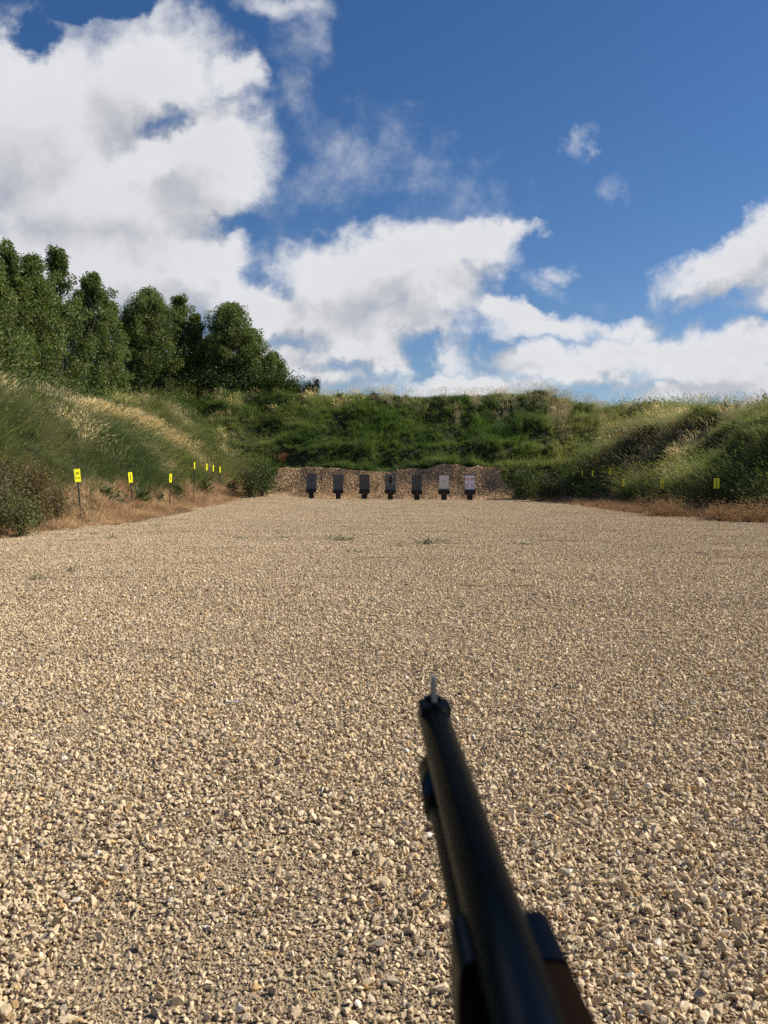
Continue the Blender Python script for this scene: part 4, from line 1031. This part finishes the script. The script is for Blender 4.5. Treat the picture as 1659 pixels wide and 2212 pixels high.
# ------------------------------------------------------------------ litter
def on_ground(px, py):
    d = ray(px, py); t = CAM_H / -d.z; return d.x * t, d.y * t
M_brass = simple('brass', (.75, .52, .20), .25, metal=1.0, var=.05)
M_litter = simple('white_plastic', (.80, .78, .74), .35, var=.03)
X, Y = on_ground(P_(1852), P_(2806)); bm = bmesh.new()
add_cyl(bm, (-.018, 0, 0), (.012, 0, 0), .0062, .0058, 14); add_cyl(bm, (-.021, 0, 0), (-.0182, 0, 0), .0070, .0070, 14)
o = bm_obj('cartridge_case', bm, M_brass, loc=(X, Y, T1(X, Y) + .028), rot=(0, 0, .3), smooth=False); tag(o, 'shiny brass cartridge case lying on the gravel right of the front sight', 'cartridge case')
X, Y = on_ground(501, 1569); bm = bmesh.new(); add_cyl(bm, (-.035, 0, 0), (.035, 0, 0), .006, .006, 10); add_cyl(bm, (.028, 0, 0), (.042, 0, 0), .0075, .0075, 10)
o = bm_obj('white_stick', bm, M_litter, loc=(X, Y, T1(X, Y) + .026), rot=(0, .03, .05)); tag(o, 'thin white stick lying on the gravel left of the rifle', 'litter')
def twig(px, py, L, lab, rz, mat=M_twig):
    X, Y = on_ground(px, py); bm = bmesh.new(); p = Vector((-L / 2, 0, 0)); 
    for k in range(5):
        q = p + Vector((L / 5, random.uniform(-.02, .02), random.uniform(-.012, .014))); add_cyl(bm, p, q, .007 - k * .001, .006 - k * .001, 7); p = q
        if k in (1, 3): add_cyl(bm, q, q + Vector((.04, .05 if k == 1 else -.045, .02)), .004, .002, 6)
    o = bm_obj('twig', bm, mat, loc=(X, Y, T1(X, Y) + .03), rot=(0, 0, rz)); tag(o, lab, 'twig')
M_pale = simple('bleached_wood', (.48, .36, .23), .9)
twig(860, 1350, .26, 'pale curled twig on the gravel in the middle of the bay', -.2, M_pale)
twig(870, 1302, .22, 'dark thin twig on the gravel beyond the pale one', .15)
X, Y, Z = hit(P_(1134), P_(1888)); bm = bmesh.new(); add_box(bm, (0, 0, 0), (.10, .03, .22), Euler((.3, .5, .2)).to_matrix())
o = bm_obj('paper_scrap', bm, M_litter, loc=(X, Y - .02, Z + .08)); tag(o, 'white scrap stuck in the wood chips left of the leaning board', 'litter')

# ------------------------------------------------------------------ rifle in the foreground
def metal_mat():
    m, nt, N, L = new_mat('blued_steel')
    p = N('ShaderNodeBsdfPrincipled'); o = N('ShaderNodeOutputMaterial'); L(p.outputs[0], o.inputs[0])
    n = N('ShaderNodeTexNoise'); n.inputs['Scale'].default_value = 300; n.inputs['Detail'].default_value = 4
    tc = N('ShaderNodeTexCoord'); L(tc.outputs['Object'], n.inputs['Vector'])
    r = N('ShaderNodeMapRange'); L(n.outputs['Fac'], r.inputs[0]); r.inputs[3].default_value = .26; r.inputs[4].default_value = .34; L(r.outputs[0], p.inputs['Roughness'])
    p.inputs['Base Color'].default_value = (.042, .046, .050, 1); p.inputs['Metallic'].default_value = 1; p.inputs['Specular Tint'].default_value = (.34, .36, .38, 1)
    return m
M_blued = metal_mat()
M_walnut = simple('walnut', (.0085, .0055, .0042), .8, spec=.0, var=.35, scale=25)
M_brightm = simple('worn_steel', (.24, .235, .20), .6, metal=.3)
def rifle():
    BX, BZ = .0335, 1.4855
    root = empty('rifle', (BX, -.10, BZ), (0, 0, -R(-.8))); tag(root, 'blued rifle with wooden fore-end pointing down the bay, close to the camera', 'rifle')
    root.rotation_euler = (0, 0, R(1.6)); root.location = (BX + .0099, -.10, BZ)
    Y = lambda y: y + .10
    bm = bmesh.new(); add_cyl(bm, (0, Y(-.12), 0), (0, Y(.468), 0), .0098, .0087, 48)
    add_cyl(bm, (0, Y(.4681), 0), (0, Y(.4710), 0), .0087, .0077, 48); bm_obj('barrel', bm, M_blued, root, smooth=False)
    for p in root.children[0].data.polygons: p.use_smooth = len(p.vertices) == 4
    # magazine tube below the barrel
    bm = bmesh.new(); add_cyl(bm, (-.0020, Y(-.10), -.0174), (-.0020, Y(.395), -.0174), .0080, .0080, 36); o = bm_obj('magazine_tube', bm, M_blued, root)
    for p in o.data.polygons: p.use_smooth = len(p.vertices) == 4
    bm = bmesh.new(); add_cyl(bm, (-.0020, Y(.375), -.0172), (-.0020, Y(.425), -.0172), .0100, .0088, 36); add_box(bm, (-.001, Y(.385), -.009), (.008, .014, .014)); o = bm_obj('barrel_band', bm, M_blued, root)
    for p in o.data.polygons: p.use_smooth = len(p.vertices) == 4 and p.area < 2e-4
    # front sight: ramp plus blade
    bm = bmesh.new(); add_box(bm, (0.0, Y(.453), .0066), (.0168, .020, .0064)); add_box(bm, (0, Y(.462), .0086), (.0095, .010, .0050)); bm_obj('sight_base', bm, M_blued, root, bevel=.0010)
    bm = bmesh.new(); v = add_box(bm, (0, Y(.459), .0160), (.0030, .012, .0140))
    for q in v:
        if q.co.z > .02: q.co.y = Y(.459) + (q.co.y - Y(.459)) * .55 + .002
    bm_obj('front_sight', bm, M_brightm, root, bevel=.0004)
    # fore-end with steel cap
    def section(bm, y0, y1, w0, h0, w1, h1, zc):
        prev = None; n = 28
        for yy, w, h in ((y0, w0, h0), (y1, w1, h1)):
            rg = []
            for k in range(n):
                a = 2 * math.pi * k / n; ca, sa = math.cos(a), math.sin(a); e = .30
                x = .0028 + w / 2 * math.copysign(abs(ca) ** e, ca); z = zc + h / 2 * math.copysign(abs(sa) ** e, sa)
                rg.append(bm.verts.new((x, Y(yy), z)))
            if prev:
                for k in range(n): bm.faces.new([prev[k], prev[(k + 1) % n], rg[(k + 1) % n], rg[k]])
                bm.faces.new(rg)
            else: bm.faces.new(rg[::-1])
            prev = rg
        bmesh.ops.recalc_face_normals(bm, faces=bm.faces)
    bm = bmesh.new(); section(bm, .226, .252, 0.0325, .033, .0318, .032, -.0165); o = bm_obj('fore_end_cap', bm, M_blued, root)
    bm = bmesh.new(); section(bm, -.06, .2255, 0.041, .042, .0332, .034, -.0180); o = bm_obj('fore_end', bm, M_walnut, root)
    bm = bmesh.new(); add_box(bm, (0, Y(-.165), -.022), (.032, .21, .072)); bm_obj('receiver', bm, M_blued, root, bevel=.005)
    bm = bmesh.new(); add_box(bm, (0, Y(-.03), .0135), (.012, .012, .010)); bm_obj('rear_sight', bm, M_blued, root, bevel=.001)
    bm = bmesh.new(); vs = add_box(bm, (0, Y(-.43), -.06), (.038, .32, .07))
    for q in vs:
        if q.co.y < Y(-.43): q.co.z = q.co.z * 1.5 - .015
    bm_obj('buttstock', bm, M_walnut, root, bevel=.010)
    bm = bmesh.new(); add_box(bm, (0, Y(-.23), -.088), (.010, .11, .006)); add_box(bm, (0, Y(-.178), -.074), (.010, .006, .034)); add_box(bm, (0, Y(-.282), -.080), (.010, .006, .022)); bm_obj('trigger_guard', bm, M_blued, root, bevel=.001)
rifle()
